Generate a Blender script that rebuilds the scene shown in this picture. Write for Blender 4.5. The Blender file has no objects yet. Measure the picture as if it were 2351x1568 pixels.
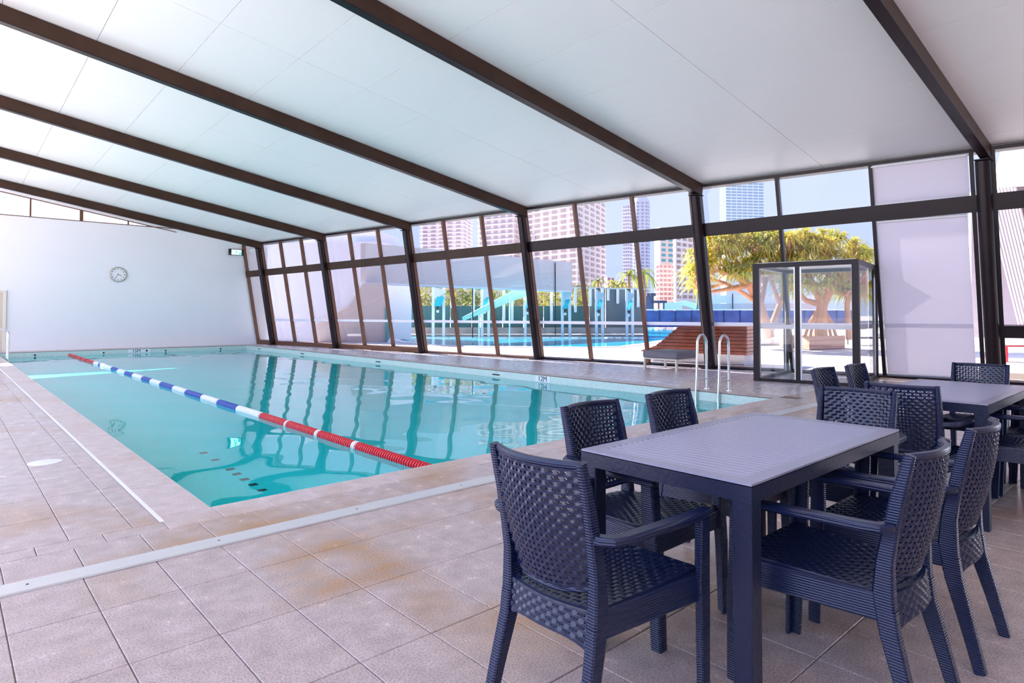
import bpy, bmesh, math, random
from mathutils import Vector, Matrix

random.seed(7)
scene = bpy.context.scene
COL = scene.collection
R = math.radians

# ------------------------------------------------------------------ camera
CAM = Vector((-1.334, -4.440, 1.27))
YAW, PITCH, FPX, CX, CY = R(42.150), R(1.284), 1444.87, 1175.5, 689.65
cam_data = bpy.data.cameras.new('camera')
cam_data.sensor_width = 36.0
cam_data.lens = FPX / 2351 * 36.0
cam_data.shift_y = (CY - 784.0) / 2351
cam_data.clip_start = 0.05
cam_data.clip_end = 2000
cam = bpy.data.objects.new('camera', cam_data)
COL.objects.link(cam)
cam.location = CAM
cam.rotation_euler = (R(90) + PITCH, 0, -YAW)
scene.camera = cam

# ------------------------------------------------------------------ world, sun, exposure
SUN_ELEV, SUN_AZ = R(35), R(3)
world = bpy.data.worlds.new('sky')
scene.world = world
world.use_nodes = True
wn = world.node_tree.nodes
wl = world.node_tree.links
wn.clear()
w_out = wn.new('ShaderNodeOutputWorld')
w_bg = wn.new('ShaderNodeBackground')
w_tc = wn.new('ShaderNodeTexCoord')
w_sep = wn.new('ShaderNodeSeparateXYZ')
w_ramp = wn.new('ShaderNodeValToRGB')
w_ramp.color_ramp.elements[0].position = 0.0
w_ramp.color_ramp.elements[0].color = (0.63, 0.74, 1.0, 1)
w_ramp.color_ramp.elements[1].position = 0.65
w_ramp.color_ramp.elements[1].color = (0.38, 0.48, 0.95, 1)
w_noise = wn.new('ShaderNodeTexNoise')
w_noise.inputs['Scale'].default_value = 2.2
w_noise.inputs['Detail'].default_value = 5
w_cr = wn.new('ShaderNodeValToRGB')
w_cr.color_ramp.elements[0].position = 0.48
w_cr.color_ramp.elements[0].color = (0, 0, 0, 1)
w_cr.color_ramp.elements[1].position = 0.75
w_cr.color_ramp.elements[1].color = (0.4, 0.4, 0.4, 1)
w_mix = wn.new('ShaderNodeMixRGB')
w_mix.inputs['Color2'].default_value = (0.95, 0.96, 1.0, 1)
wl.new(w_tc.outputs['Generated'], w_sep.inputs[0])
wl.new(w_sep.outputs['Z'], w_ramp.inputs[0])
wl.new(w_tc.outputs['Generated'], w_noise.inputs['Vector'])
wl.new(w_noise.outputs['Fac'], w_cr.inputs[0])
wl.new(w_cr.outputs['Color'], w_mix.inputs['Fac'])
wl.new(w_ramp.outputs['Color'], w_mix.inputs['Color1'])
wl.new(w_mix.outputs['Color'], w_bg.inputs['Color'])
w_bg.inputs['Strength'].default_value = 0.95
wl.new(w_bg.outputs[0], w_out.inputs[0])

sun_data = bpy.data.lights.new('sun', 'SUN')
sun_data.energy = 15.0
sun_data.angle = R(0.6)
sun_data.color = (1.0, 0.93, 0.84)
sun = bpy.data.objects.new('sun', sun_data)
COL.objects.link(sun)
to_sun = Vector((-math.sin(SUN_AZ) * math.cos(SUN_ELEV), math.cos(SUN_AZ) * math.cos(SUN_ELEV), math.sin(SUN_ELEV)))
sun.rotation_euler = to_sun.to_track_quat('Z', 'Y').to_euler()
sun.location = (0, 60, 60)

vs = scene.view_settings
vs.view_transform = 'Standard'
vs.look = 'None'
vs.exposure = 1.97
vs.gamma = 1.0
vs.use_curve_mapping = False
cy = scene.cycles
cy.use_denoising = True
cy.use_adaptive_sampling = True
cy.adaptive_threshold = 0.02
cy.max_bounces = 10
cy.diffuse_bounces = 5
cy.glossy_bounces = 5
cy.transmission_bounces = 6
cy.transparent_max_bounces = 24
cy.sample_clamp_indirect = 6.0
cy.caustics_reflective = False
cy.caustics_refractive = True
cy.blur_glossy = 0.5

# ------------------------------------------------------------------ pixel helpers (2351 x 1568 frame)
_fwd = Vector((math.sin(YAW) * math.cos(PITCH), math.cos(YAW) * math.cos(PITCH), math.sin(PITCH)))
_right = Vector((math.cos(YAW), -math.sin(YAW), 0))
_up = _right.cross(_fwd)


def ray(u, v):
    return _fwd + _right * ((u - CX) / FPX) - _up * ((v - CY) / FPX)


def at_z(u, v, z=0.0):
    d = ray(u, v)
    return CAM + d * ((z - CAM.z) / d.z)


def at_depth(u, v, depth):
    return CAM + ray(u, v) * depth


def on_plane(u, v, n, d):
    r = ray(u, v)
    n = Vector(n)
    return CAM + r * ((d - n.dot(CAM)) / n.dot(r))


# ------------------------------------------------------------------ materials
MATS = {}


def nodes_of(m):
    m.use_nodes = True
    return m.node_tree.nodes, m.node_tree.links


def principled(name, color, rough=0.5, metallic=0.0, spec=0.5, noise=None, bump=None, emit=None, coat=0.0, color2=None, wave=None):
    """noise=(scale, amount) varies the colour; bump=(scale, strength); color2 mixes by noise; wave=(scale, axis, strength) ribs."""
    if name in MATS:
        return MATS[name]
    m = bpy.data.materials.new(name)
    n, l = nodes_of(m)
    b = n['Principled BSDF']
    b.inputs['Base Color'].default_value = (*color, 1)
    b.inputs['Roughness'].default_value = rough
    b.inputs['Metallic'].default_value = metallic
    b.inputs['Specular IOR Level'].default_value = spec
    b.inputs['Coat Weight'].default_value = coat
    if noise or bump or wave:
        tc = n.new('ShaderNodeTexCoord')
    if noise:
        t = n.new('ShaderNodeTexNoise')
        t.inputs['Scale'].default_value = noise[0]
        t.inputs['Detail'].default_value = 5
        l.new(tc.outputs['Object'], t.inputs['Vector'])
        mx = n.new('ShaderNodeMixRGB')
        c2 = color2 or tuple(max(0, c * (1 - noise[1])) for c in color)
        mx.inputs['Color1'].default_value = (*color, 1)
        mx.inputs['Color2'].default_value = (*c2, 1)
        rp = n.new('ShaderNodeValToRGB')
        rp.color_ramp.elements[0].position = 0.35
        rp.color_ramp.elements[1].position = 0.68
        l.new(t.outputs['Fac'], rp.inputs[0])
        l.new(rp.outputs['Color'], mx.inputs['Fac'])
        l.new(mx.outputs['Color'], b.inputs['Base Color'])
    if bump:
        t2 = n.new('ShaderNodeTexNoise')
        t2.inputs['Scale'].default_value = bump[0]
        t2.inputs['Detail'].default_value = 3
        l.new(tc.outputs['Object'], t2.inputs['Vector'])
        bp = n.new('ShaderNodeBump')
        bp.inputs['Strength'].default_value = bump[1]
        bp.inputs['Distance'].default_value = 0.01
        l.new(t2.outputs['Fac'], bp.inputs['Height'])
        l.new(bp.outputs['Normal'], b.inputs['Normal'])
    if wave:
        wv = n.new('ShaderNodeTexWave')
        wv.bands_direction = wave[1]
        wv.inputs['Scale'].default_value = wave[0]
        wv.inputs['Distortion'].default_value = 0.15
        l.new(tc.outputs['Object'], wv.inputs['Vector'])
        bp = n.new('ShaderNodeBump')
        bp.inputs['Strength'].default_value = wave[2]
        bp.inputs['Distance'].default_value = 0.004
        l.new(wv.outputs['Fac'], bp.inputs['Height'])
        l.new(bp.outputs['Normal'], b.inputs['Normal'])
    if emit:
        b.inputs['Emission Color'].default_value = (*emit[:3], 1)
        b.inputs['Emission Strength'].default_value = emit[3]
    MATS[name] = m
    return m


def stone_tile(name, base, stain, rough):
    m = bpy.data.materials.new(name)
    n, l = nodes_of(m)
    b = n['Principled BSDF']
    geo = n.new('ShaderNodeNewGeometry')
    oi = n.new('ShaderNodeObjectInfo')
    big = n.new('ShaderNodeTexNoise')
    big.inputs['Scale'].default_value = 0.9
    big.inputs['Detail'].default_value = 6
    fine = n.new('ShaderNodeTexNoise')
    fine.inputs['Scale'].default_value = 130
    fine.inputs['Detail'].default_value = 2
    med = n.new('ShaderNodeTexNoise')
    med.inputs['Scale'].default_value = 9
    med.inputs['Detail'].default_value = 6
    for t in (big, fine, med):
        l.new(geo.outputs['Position'], t.inputs['Vector'])
    r1 = n.new('ShaderNodeValToRGB')
    r1.color_ramp.elements[0].position = 0.52
    r1.color_ramp.elements[1].position = 0.74
    l.new(big.outputs['Fac'], r1.inputs[0])
    m1 = n.new('ShaderNodeMixRGB')
    m1.inputs['Color1'].default_value = (*base, 1)
    m1.inputs['Color2'].default_value = (*stain, 1)
    # drip stains around a few tile joints in the foreground
    acc = r1.outputs['Color']
    for cx_, cy_, rx_, ry_, amt in ((0.36, -1.45, 0.16, 0.62, 0.95), (0.12, -1.70, 0.34, 0.14, 0.9), (0.16, -1.22, 0.30, 0.13, 0.8), (-0.10, -0.60, 0.8, 0.10, 0.6), (0.55, -2.60, 0.45, 0.30, 0.8), (0.02, -1.45, 0.16, 0.30, 0.6), (0.75, -1.15, 0.3, 0.15, 0.5), (-0.4, -0.05, 0.25, 0.14, 0.6)):
        sb = n.new('ShaderNodeVectorMath')
        sb.operation = 'SUBTRACT'
        sb.inputs[1].default_value = (cx_, cy_, 0)
        l.new(geo.outputs['Position'], sb.inputs[0])
        dv = n.new('ShaderNodeVectorMath')
        dv.operation = 'DIVIDE'
        dv.inputs[1].default_value = (rx_, ry_, 1)
        l.new(sb.outputs[0], dv.inputs[0])
        ln = n.new('ShaderNodeVectorMath')
        ln.operation = 'LENGTH'
        l.new(dv.outputs[0], ln.inputs[0])
        mr = n.new('ShaderNodeMapRange')
        mr.inputs['From Min'].default_value = 1.25
        mr.inputs['From Max'].default_value = 0.15
        mr.inputs['To Min'].default_value = 0
        mr.inputs['To Max'].default_value = amt
        l.new(ln.outputs['Value'], mr.inputs['Value'])
        ml = n.new('ShaderNodeMath')
        ml.operation = 'MULTIPLY'
        l.new(mr.outputs[0], ml.inputs[0])
        l.new(med.outputs['Fac'], ml.inputs[1])
        ad = n.new('ShaderNodeMath')
        ad.operation = 'MULTIPLY_ADD'
        ad.use_clamp = True
        ad.inputs[1].default_value = 1.5
        l.new(ml.outputs[0], ad.inputs[0])
        l.new(acc, ad.inputs[2])
        acc = ad.outputs[0]
    l.new(acc, m1.inputs['Fac'])
    r2 = n.new('ShaderNodeValToRGB')
    r2.color_ramp.elements[0].position = 0.36
    r2.color_ramp.elements[0].color = (0.62, 0.60, 0.60, 1)
    r2.color_ramp.elements[1].position = 0.58
    r2.color_ramp.elements[1].color = (1.06, 1.06, 1.06, 1)
    l.new(fine.outputs['Fac'], r2.inputs[0])
    m2 = n.new('ShaderNodeMixRGB')
    m2.blend_type = 'MULTIPLY'
    m2.inputs['Fac'].default_value = 0.75
    l.new(m1.outputs['Color'], m2.inputs['Color1'])
    l.new(r2.outputs['Color'], m2.inputs['Color2'])
    r3 = n.new('ShaderNodeValToRGB')
    r3.color_ramp.elements[0].position = 0.3
    r3.color_ramp.elements[0].color = (0.84, 0.83, 0.83, 1)
    r3.color_ramp.elements[1].position = 0.7
    r3.color_ramp.elements[1].color = (1.08, 1.08, 1.1, 1)
    l.new(med.outputs['Fac'], r3.inputs[0])
    m3 = n.new('ShaderNodeMixRGB')
    m3.blend_type = 'MULTIPLY'
    m3.inputs['Fac'].default_value = 1
    l.new(m2.outputs['Color'], m3.inputs['Color1'])
    l.new(r3.outputs['Color'], m3.inputs['Color2'])
    l.new(m3.outputs['Color'], b.inputs['Base Color'])
    rr = n.new('ShaderNodeMapRange')
    rr.inputs['To Min'].default_value = rough - 0.05
    rr.inputs['To Max'].default_value = rough + 0.06
    l.new(med.outputs['Fac'], rr.inputs['Value'])
    l.new(rr.outputs[0], b.inputs['Roughness'])
    bp = n.new('ShaderNodeBump')
    bp.inputs['Strength'].default_value = 0.05
    bp.inputs['Distance'].default_value = 0.003
    l.new(fine.outputs['Fac'], bp.inputs['Height'])
    l.new(bp.outputs['Normal'], b.inputs['Normal'])
    MATS[name] = m
    return m


def glass_mat(name, tint, ior=1.45, rough=0.0):
    m = bpy.data.materials.new(name)
    n, l = nodes_of(m)
    n.remove(n['Principled BSDF'])
    out = n['Material Output']
    tr = n.new('ShaderNodeBsdfTransparent')
    tr.inputs[0].default_value = (*tint, 1)
    gl = n.new('ShaderNodeBsdfGlossy')
    gl.inputs['Roughness'].default_value = rough
    lw = n.new('ShaderNodeLayerWeight')
    lw.inputs['Blend'].default_value = 0.5
    pw = n.new('ShaderNodeMath')
    pw.operation = 'POWER'
    pw.inputs[1].default_value = 5.0
    l.new(lw.outputs['Facing'], pw.inputs[0])
    fr = n.new('ShaderNodeMath')
    fr.operation = 'MULTIPLY_ADD'
    fr.inputs[1].default_value = 0.7
    fr.inputs[2].default_value = 0.03
    l.new(pw.outputs[0], fr.inputs[0])
    mx = n.new('ShaderNodeMixShader')
    l.new(fr.outputs[0], mx.inputs[0])
    l.new(tr.outputs[0], mx.inputs[1])
    l.new(gl.outputs[0], mx.inputs[2])
    l.new(mx.outputs[0], out.inputs['Surface'])
    MATS[name] = m
    return m


def fabric_mat(name, color, trans):
    m = bpy.data.materials.new(name)
    n, l = nodes_of(m)
    n.remove(n['Principled BSDF'])
    out = n['Material Output']
    d = n.new('ShaderNodeBsdfDiffuse')
    d.inputs[0].default_value = (*color, 1)
    t = n.new('ShaderNodeBsdfTranslucent')
    t.inputs[0].default_value = (*color, 1)
    mx = n.new('ShaderNodeMixShader')
    mx.inputs[0].default_value = trans
    l.new(d.outputs[0], mx.inputs[1])
    l.new(t.outputs[0], mx.inputs[2])
    l.new(mx.outputs[0], out.inputs['Surface'])
    MATS[name] = m
    return m


def mosaic_mat(name, c1, c2, grout, size, rough=0.25):
    """small square mosaic tiles, laid by world position"""
    m = bpy.data.materials.new(name)
    n, l = nodes_of(m)
    b = n['Principled BSDF']
    geo = n.new('ShaderNodeNewGeometry')
    sc = n.new('ShaderNodeVectorMath')
    sc.operation = 'SCALE'
    sc.inputs['Scale'].default_value = 1 / size
    l.new(geo.outputs['Position'], sc.inputs[0])
    fl = n.new('ShaderNodeVectorMath')
    fl.operation = 'FLOOR'
    l.new(sc.outputs[0], fl.inputs[0])
    wn_ = n.new('ShaderNodeTexWhiteNoise')
    l.new(fl.outputs[0], wn_.inputs['Vector'])
    mx = n.new('ShaderNodeMixRGB')
    mx.inputs['Color1'].default_value = (*c1, 1)
    mx.inputs['Color2'].default_value = (*c2, 1)
    l.new(wn_.outputs['Value'], mx.inputs['Fac'])
    l.new(mx.outputs['Color'], b.inputs['Base Color'])
    b.inputs['Roughness'].default_value = rough
    MATS[name] = m
    return m


def water_mat(name, tint, ior=1.33):
    m = bpy.data.materials.new(name)
    n, l = nodes_of(m)
    b = n['Principled BSDF']
    b.inputs['Base Color'].default_value = (*tint, 1)
    b.inputs['Roughness'].default_value = 0.0
    b.inputs['IOR'].default_value = ior
    b.inputs['Transmission Weight'].default_value = 1.0
    MATS[name] = m
    return m


M_TILE = stone_tile('stone_tile', (0.54, 0.445, 0.415), (0.46, 0.27, 0.14), 0.25)
M_COPING = stone_tile('coping_stone', (0.63, 0.54, 0.51), (0.52, 0.37, 0.26), 0.38)
M_SHEEN_TILE = stone_tile('sheen_lightened_tile', (0.74, 0.67, 0.70), (0.66, 0.56, 0.52), 0.26)  # same deck tile, lightened to paint in the window sheen
M_GROUT = principled('grout', (0.20, 0.15, 0.125), 0.9)
M_STEEL = principled('dark_steel', (0.020, 0.011, 0.014), 0.33, 0.0, 0.22, noise=(3, 0.25))
M_BEAM = principled('beam_paint', (0.060, 0.028, 0.017), 0.45, 0.0, 0.25, noise=(2, 0.3))
M_MULLION = principled('mullion_bronze', (0.15, 0.062, 0.034), 0.4, 0.0, 0.4)
M_CEIL = principled('ceiling_panel_white', (0.93, 0.935, 0.945), 0.42, 0, 0.35)
M_WALL = principled('wall_paint', (0.88, 0.87, 0.90), 0.6, 0, 0.3, noise=(0.5, 0.03))
M_GLASS = glass_mat('window_glass', (0.535, 0.54, 0.55))
M_GLASS_CLEAR = glass_mat('clear_glass', (0.93, 0.94, 0.945))
M_BAND = fabric_mat('frosted_band', (0.88, 0.88, 0.95), 0.45)
M_BLIND = fabric_mat('blind_fabric', (0.90, 0.87, 0.93), 0.45)
M_BAND_THROUGH = fabric_mat('band_show_through', (0.92, 0.90, 0.96), 0.45)  # lighter tone paints the glass safety band showing through the backlit blind
M_CHROME = principled('chrome', (0.80, 0.82, 0.85), 0.12, 1.0)
M_POOL = mosaic_mat('pool_mosaic', (0.01, 0.88, 0.92), (0.02, 0.94, 0.97), (0.5, 0.5, 0.5), 0.025)
M_POOLBAND = mosaic_mat('waterline_mosaic', (0.70, 0.78, 0.72), (0.56, 0.68, 0.64), (0.5, 0.5, 0.5), 0.025)
M_POOLDARK = principled('black_tile', (0.02, 0.06, 0.06), 0.3)
M_WATER = water_mat('water', (0.30, 0.99, 1.0))
M_RATTAN = principled('charcoal_rattan', (0.006, 0.012, 0.048), 0.27, 0, 0.5, wave=(38, 'Z', 0.5))
M_RATTANW = principled('charcoal_weave', (0.006, 0.012, 0.044), 0.25, 0, 0.65)
M_RESIN = principled('charcoal_resin', (0.011, 0.015, 0.040), 0.34, 0, 0.4, bump=(60, 0.15))
M_SLAT = principled('grey_slat', (0.28, 0.28, 0.38), 0.26, 0, 0.8)
M_RED = principled('red_plastic', (0.62, 0.012, 0.03), 0.3)
M_BLUE = principled('blue_plastic', (0.01, 0.07, 0.42), 0.3)
M_WHITE = principled('white_plastic', (0.86, 0.86, 0.88), 0.35)
M_STRIP = principled('aluminium_strip', (0.66, 0.66, 0.65), 0.33, 0.35)
M_BLACK = principled('black_plastic', (0.012, 0.012, 0.014), 0.4)
M_CREAM = principled('cream_paint', (0.80, 0.74, 0.64), 0.5)

# ------------------------------------------------------------------ mesh builder
ORIGIN = Vector((0, 0, 0))


class MB:
    def __init__(s):
        s.v, s.f = [], []

    def add(s, verts, faces):
        o = len(s.v)
        s.v += [Vector(p) for p in verts]
        s.f += [tuple(i + o for i in f) for f in faces]
        return s

    def box(s, c, size, axes=None):
        c = Vector(c)
        hx, hy, hz = (Vector((1, 0, 0)), Vector((0, 1, 0)), Vector((0, 0, 1))) if axes is None else axes
        hx, hy, hz = hx * size[0] / 2, hy * size[1] / 2, hz * size[2] / 2
        vs_ = [c + a * hx + b * hy + d * hz for a in (-1, 1) for b in (-1, 1) for d in (-1, 1)]
        return s.add(vs_, [(0, 1, 3, 2), (4, 6, 7, 5), (0, 4, 5, 1), (2, 3, 7, 6), (0, 2, 6, 4), (1, 5, 7, 3)])

    def box2(s, a, b):
        a, b = Vector(a), Vector(b)
        return s.box((a + b) / 2, [abs(b[i] - a[i]) for i in range(3)])

    def prism(s, poly, ext):
        """poly: list of 3d points, extruded by vector ext"""
        n = len(poly)
        ext = Vector(ext)
        vs_ = [Vector(p) for p in poly] + [Vector(p) + ext for p in poly]
        fs = [tuple(range(n))[::-1], tuple(range(n, 2 * n))]
        for i in range(n):
            j = (i + 1) % n
            fs.append((i, j, j + n, i + n))
        return s.add(vs_, fs)

    def bar(s, p0, p1, w, d, side, w2=None, d2=None, chamfer=0.0):
        """rectangular bar from p0 to p1; 'side' = direction of the width w; d along the third axis"""
        return s.sweep([p0, p1], [(w, d), (w2 if w2 is not None else w, d2 if d2 is not None else d)], side, chamfer)

    def sweep(s, pts, sizes, side, chamfer=0.0):
        pts = [Vector(p) for p in pts]
        n = len(pts)
        if not isinstance(sizes, list):
            sizes = [sizes] * n
        sides = side if isinstance(side, list) else [side] * n
        rings = []
        for i in range(n):
            t = (pts[min(i + 1, n - 1)] - pts[max(i - 1, 0)]).normalized()
            sd = Vector(sides[i])
            sd = (sd - t * sd.dot(t)).normalized()
            up = t.cross(sd)
            w, d = sizes[i][0] / 2, sizes[i][1] / 2
            if chamfer:
                c = min(chamfer, w * .9, d * .9)
                prof = [(-w + c, -d), (w - c, -d), (w, -d + c), (w, d - c), (w - c, d), (-w + c, d), (-w, d - c), (-w, -d + c)]
            else:
                prof = [(-w, -d), (w, -d), (w, d), (-w, d)]
            rings.append([pts[i] + sd * a + up * b for a, b in prof])
        k = len(rings[0])
        vs_ = [p for r in rings for p in r]
        fs = []
        for i in range(n - 1):
            for j in range(k):
                a, b = i * k + j, i * k + (j + 1) % k
                fs.append((a, b, b + k, a + k))
        fs.append(tuple(range(k))[::-1])
        fs.append(tuple((n - 1) * k + j for j in range(k)))
        return s.add(vs_, fs)

    def tube(s, pts, rad, seg=10, closed=False):
        pts = [Vector(p) for p in pts]
        n = len(pts)
        rads = rad if isinstance(rad, list) else [rad] * n
        t0 = (pts[1] - pts[0]).normalized()
        ref = Vector((0, 0, 1)) if abs(t0.z) < 0.9 else Vector((1, 0, 0))
        sd = (ref - t0 * ref.dot(t0)).normalized()
        vs_, fs = [], []
        for i in range(n):
            t = (pts[min(i + 1, n - 1)] - pts[max(i - 1, 0)]).normalized()
            sd = (sd - t * sd.dot(t)).normalized()
            u2 = t.cross(sd)
            for j in range(seg):
                a = 2 * math.pi * j / seg
                vs_.append(pts[i] + (sd * math.cos(a) + u2 * math.sin(a)) * rads[i])
        for i in range(n - 1):
            for j in range(seg):
                a, b = i * seg + j, i * seg + (j + 1) % seg
                fs.append((a, b, b + seg, a + seg))
        fs.append(tuple(range(seg))[::-1])
        fs.append(tuple((n - 1) * seg + j for j in range(seg)))
        return s.add(vs_, fs)

    def lathe(s, prof, axis_p, axis_d, seg=16):
        """prof = [(t along axis, radius)]"""
        axis_d = Vector(axis_d).normalized()
        ref = Vector((0, 0, 1)) if abs(axis_d.z) < 0.9 else Vector((1, 0, 0))
        a1 = (ref - axis_d * ref.dot(axis_d)).normalized()
        a2 = axis_d.cross(a1)
        vs_, fs = [], []
        for t, r in prof:
            for j in range(seg):
                a = 2 * math.pi * j / seg
                vs_.append(Vector(axis_p) + axis_d * t + (a1 * math.cos(a) + a2 * math.sin(a)) * r)
        for i in range(len(prof) - 1):
            for j in range(seg):
                a, b = i * seg + j, i * seg + (j + 1) % seg
                fs.append((a, b, b + seg, a + seg))
        fs.append(tuple(range(seg))[::-1])
        fs.append(tuple((len(prof) - 1) * seg + j for j in range(seg)))
        return s.add(vs_, fs)

    def mesh(s, name, mat, smooth=False, off=ORIGIN):
        me = bpy.data.meshes.new(name)
        me.from_pydata([p - off for p in s.v], [], s.f)
        bm = bmesh.new()
        bm.from_mesh(me)
        bmesh.ops.recalc_face_normals(bm, faces=bm.faces)
        bm.to_mesh(me)
        bm.free()
        if mat is not None:
            me.materials.append(mat)
        if smooth:
            me.shade_smooth()
            me.set_sharp_from_angle(angle=R(38)) if hasattr(me, 'set_sharp_from_angle') else None
        return me

    def build(s, name, mat, parent=None, smooth=False, local=False):
        off = ORIGIN
        if parent is not None and not local:
            off = base_of(parent)
        ob = bpy.data.objects.new(name, s.mesh(name, mat, smooth, off))
        COL.objects.link(ob)
        if parent is not None:
            ob.parent = parent
        return ob


def base_of(o):
    p = Vector((0, 0, 0))
    while o is not None:
        p += o.location
        o = o.parent
    return p


def tag(o, label=None, cat=None, group=None, kind=None):
    if label:
        o['label'] = label
    if cat:
        o['category'] = cat
    if group:
        o['group'] = group
    if kind:
        o['kind'] = kind
    return o


def empty(name, loc=(0, 0, 0), rz=0.0):
    o = bpy.data.objects.new(name, None)
    COL.objects.link(o)
    o.location = loc
    o.rotation_euler = (0, 0, rz)
    o.empty_display_size = 0.1
    return o


def place(name, mesh, parent, loc, scale=None, rot=None):
    """a piece that shares mesh data; loc is in the parent's space"""
    o = bpy.data.objects.new(name, mesh)
    COL.objects.link(o)
    o.parent = parent
    o.location = loc
    if scale:
        o.scale = scale
    if rot:
        o.rotation_euler = rot
    return o


def copy_tree(o, parent=None):
    c = o.copy()
    COL.objects.link(c)
    c.parent = parent
    for ch in list(o.children):
        copy_tree(ch, c)
    return c


def text_part(name, body, size, loc, x_dir, up_dir, mat, parent, depth=0.002):
    cu = bpy.data.curves.new(name, 'FONT')
    cu.body = body
    cu.size = size
    cu.extrude = depth
    cu.align_x = 'CENTER'
    cu.align_y = 'CENTER'
    tmp = bpy.data.objects.new(name, cu)
    COL.objects.link(tmp)
    bpy.context.view_layer.update()
    me = bpy.data.meshes.new_from_object(tmp)
    bpy.data.objects.remove(tmp)
    x_dir, up_dir = Vector(x_dir).normalized(), Vector(up_dir).normalized()
    zz = x_dir.cross(up_dir)
    off = base_of(parent)
    for v in me.vertices:
        v.co = Vector(loc) + x_dir * v.co.x + up_dir * v.co.y + zz * v.co.z - off
    me.materials.clear()
    me.materials.append(mat)
    ob = bpy.data.objects.new(name, me)
    COL.objects.link(ob)
    ob.parent = parent
    return ob


def unit_box(name, mat):
    return MB().box((0, 0, 0), (1, 1, 1)).mesh(name, mat)


# ------------------------------------------------------------------ key dimensions (metres)
PW, PL = 8.10, 22.42                 # indoor pool
WATER = -0.165
XG, SK, DX, ZT, BS = 12.808, -0.1678, 0.691, 4.265, 0.1667
COLY = [-1.783, 3.413, 8.376, 13.05, 17.64, 21.904]
YF = 23.30                            # far wall
XL, YB = -6.0, -9.0                   # open left side and open rear side of the hall


def gx(y, z=0.0):
    return XG + SK * y - DX * z / ZT


def gp(y, z, inset=0.0):
    """point on the leaning glass wall, inset towards the room"""
    return Vector((gx(y, z) - inset, y - inset * 0.165, z))


TAN = Vector((SK, 1, 0)).normalized()
LEAN = Vector((-DX, 0, ZT)).normalized()
NRM = TAN.cross(LEAN).normalized()
if NRM.x < 0:
    NRM = -NRM


def ceil_z(x, y):
    return ZT + BS * (XG + SK * y - DX - x)


CN = Vector((BS, -BS * SK, 1)).normalized()
BEAM_DIR = Vector((-1, 0, BS)).normalized()

# ------------------------------------------------------------------ floor: slab and tiles
fm = MB()
fm.box2((XL, YB, -0.30), (16.0, 0.0, -0.006))
fm.box2((XL, 0.0, -0.30), (0.0, YF, -0.006))
fm.box2((0.0, PL, -0.30), (PW, YF, -0.006))
fm.prism([(PW, 0, -0.30), (gx(0) + 0.1, 0, -0.30), (gx(YF) + 0.1, YF, -0.30), (PW, YF, -0.30)], (0, 0, 0.294))
floor = fm.build('floor', M_GROUT)
tag(floor, 'deck of speckled beige stone tiles around the indoor pool', 'floor', kind='structure')

TX, TY = 0.3147, 0.555
GAP = 0.004
tiles = []                            # (x0, x1, y0, y1, material)
yrows = [-0.790, -1.232]
while yrows[-1] > -6.5:
    yrows.append(yrows[-1] - TY)
x0 = 0.133 - TX * 19
for k in range(64):
    xa = x0 + k * TX
    for a, b in zip(yrows[1:], yrows[:-1]):
        tiles.append((xa, xa + TX, a, b, 'tile'))
for k in range(64):                   # second row beside the near pool edge
    xa = 0.160 - TX * 19 + k * TX
    if xa < 13.4:
        tiles.append((xa, xa + TX, -0.640, -0.285, 'tile'))
for k in range(-1, 40):               # coping of the near pool edge
    xa = TX * k
    if xa + TX <= PW + TX * 1.2:
        tiles.append((xa, xa + TX, -0.285, 0.0, 'coping'))
for k in range(28):                   # deck right of the near corner
    xa = PW + 0.06 + 0.315 + k * TX
    if xa < 13.2:
        tiles.append((xa, min(xa + TX, 13.4), -0.285, 0.0, 'tile'))
for k in range(18):
    xa = -TX * (k + 2)
    tiles.append((xa, xa + TX, -0.285, -0.127, 'tile'))
yl = [-0.127 + TY * k for k in range(43)]
yl = [y for y in yl if y < YF - 0.02] + [YF]
for a, b in zip(yl[:-1], yl[1:]):     # left deck
    tiles.append((-0.471, -0.330, a, b, 'tile'))
    for k in range(15):
        tiles.append((-0.471 - TX * (k + 1), -0.471 - TX * k, a, b, 'tile'))
yc = 0.0
while yc < PL:                        # left coping
    tiles.append((-0.300, 0.0, yc, min(yc + TY / 2, PL), 'coping'))
    yc += TY / 2
yc = 0.0
while yc < YF:                        # right coping and right deck
    ye = min(yc + TY, YF)
    tiles.append((PW, PW + 0.30, yc, ye, 'coping'))
    xa = PW + 0.30
    lim = gx(ye) - 0.06
    while xa < lim - 0.02:
        tiles.append((xa, min(xa + TX, lim), yc, ye, 'pale'))  # paler tone carries the sheen of the right deck
        xa += TX
    yc += TY
xa = -0.6
while xa < PW:                        # far coping
    tiles.append((xa, min(xa + TX, PW), PL, YF, 'coping'))
    xa += TX


def tile_seen(t):
    c = Vector(((t[0] + t[1]) / 2, (t[2] + t[3]) / 2, 0)) - CAM
    z = c.dot(_fwd)
    if z < 0.6:
        return 0
    u = CX + FPX * c.dot(_right) / z
    v = CY - FPX * c.dot(_up) / z
    if -60 < u < 2410 and v < 1640:
        return (t[1] - t[0]) * (t[3] - t[2]) / z ** 3
    return 0


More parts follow.
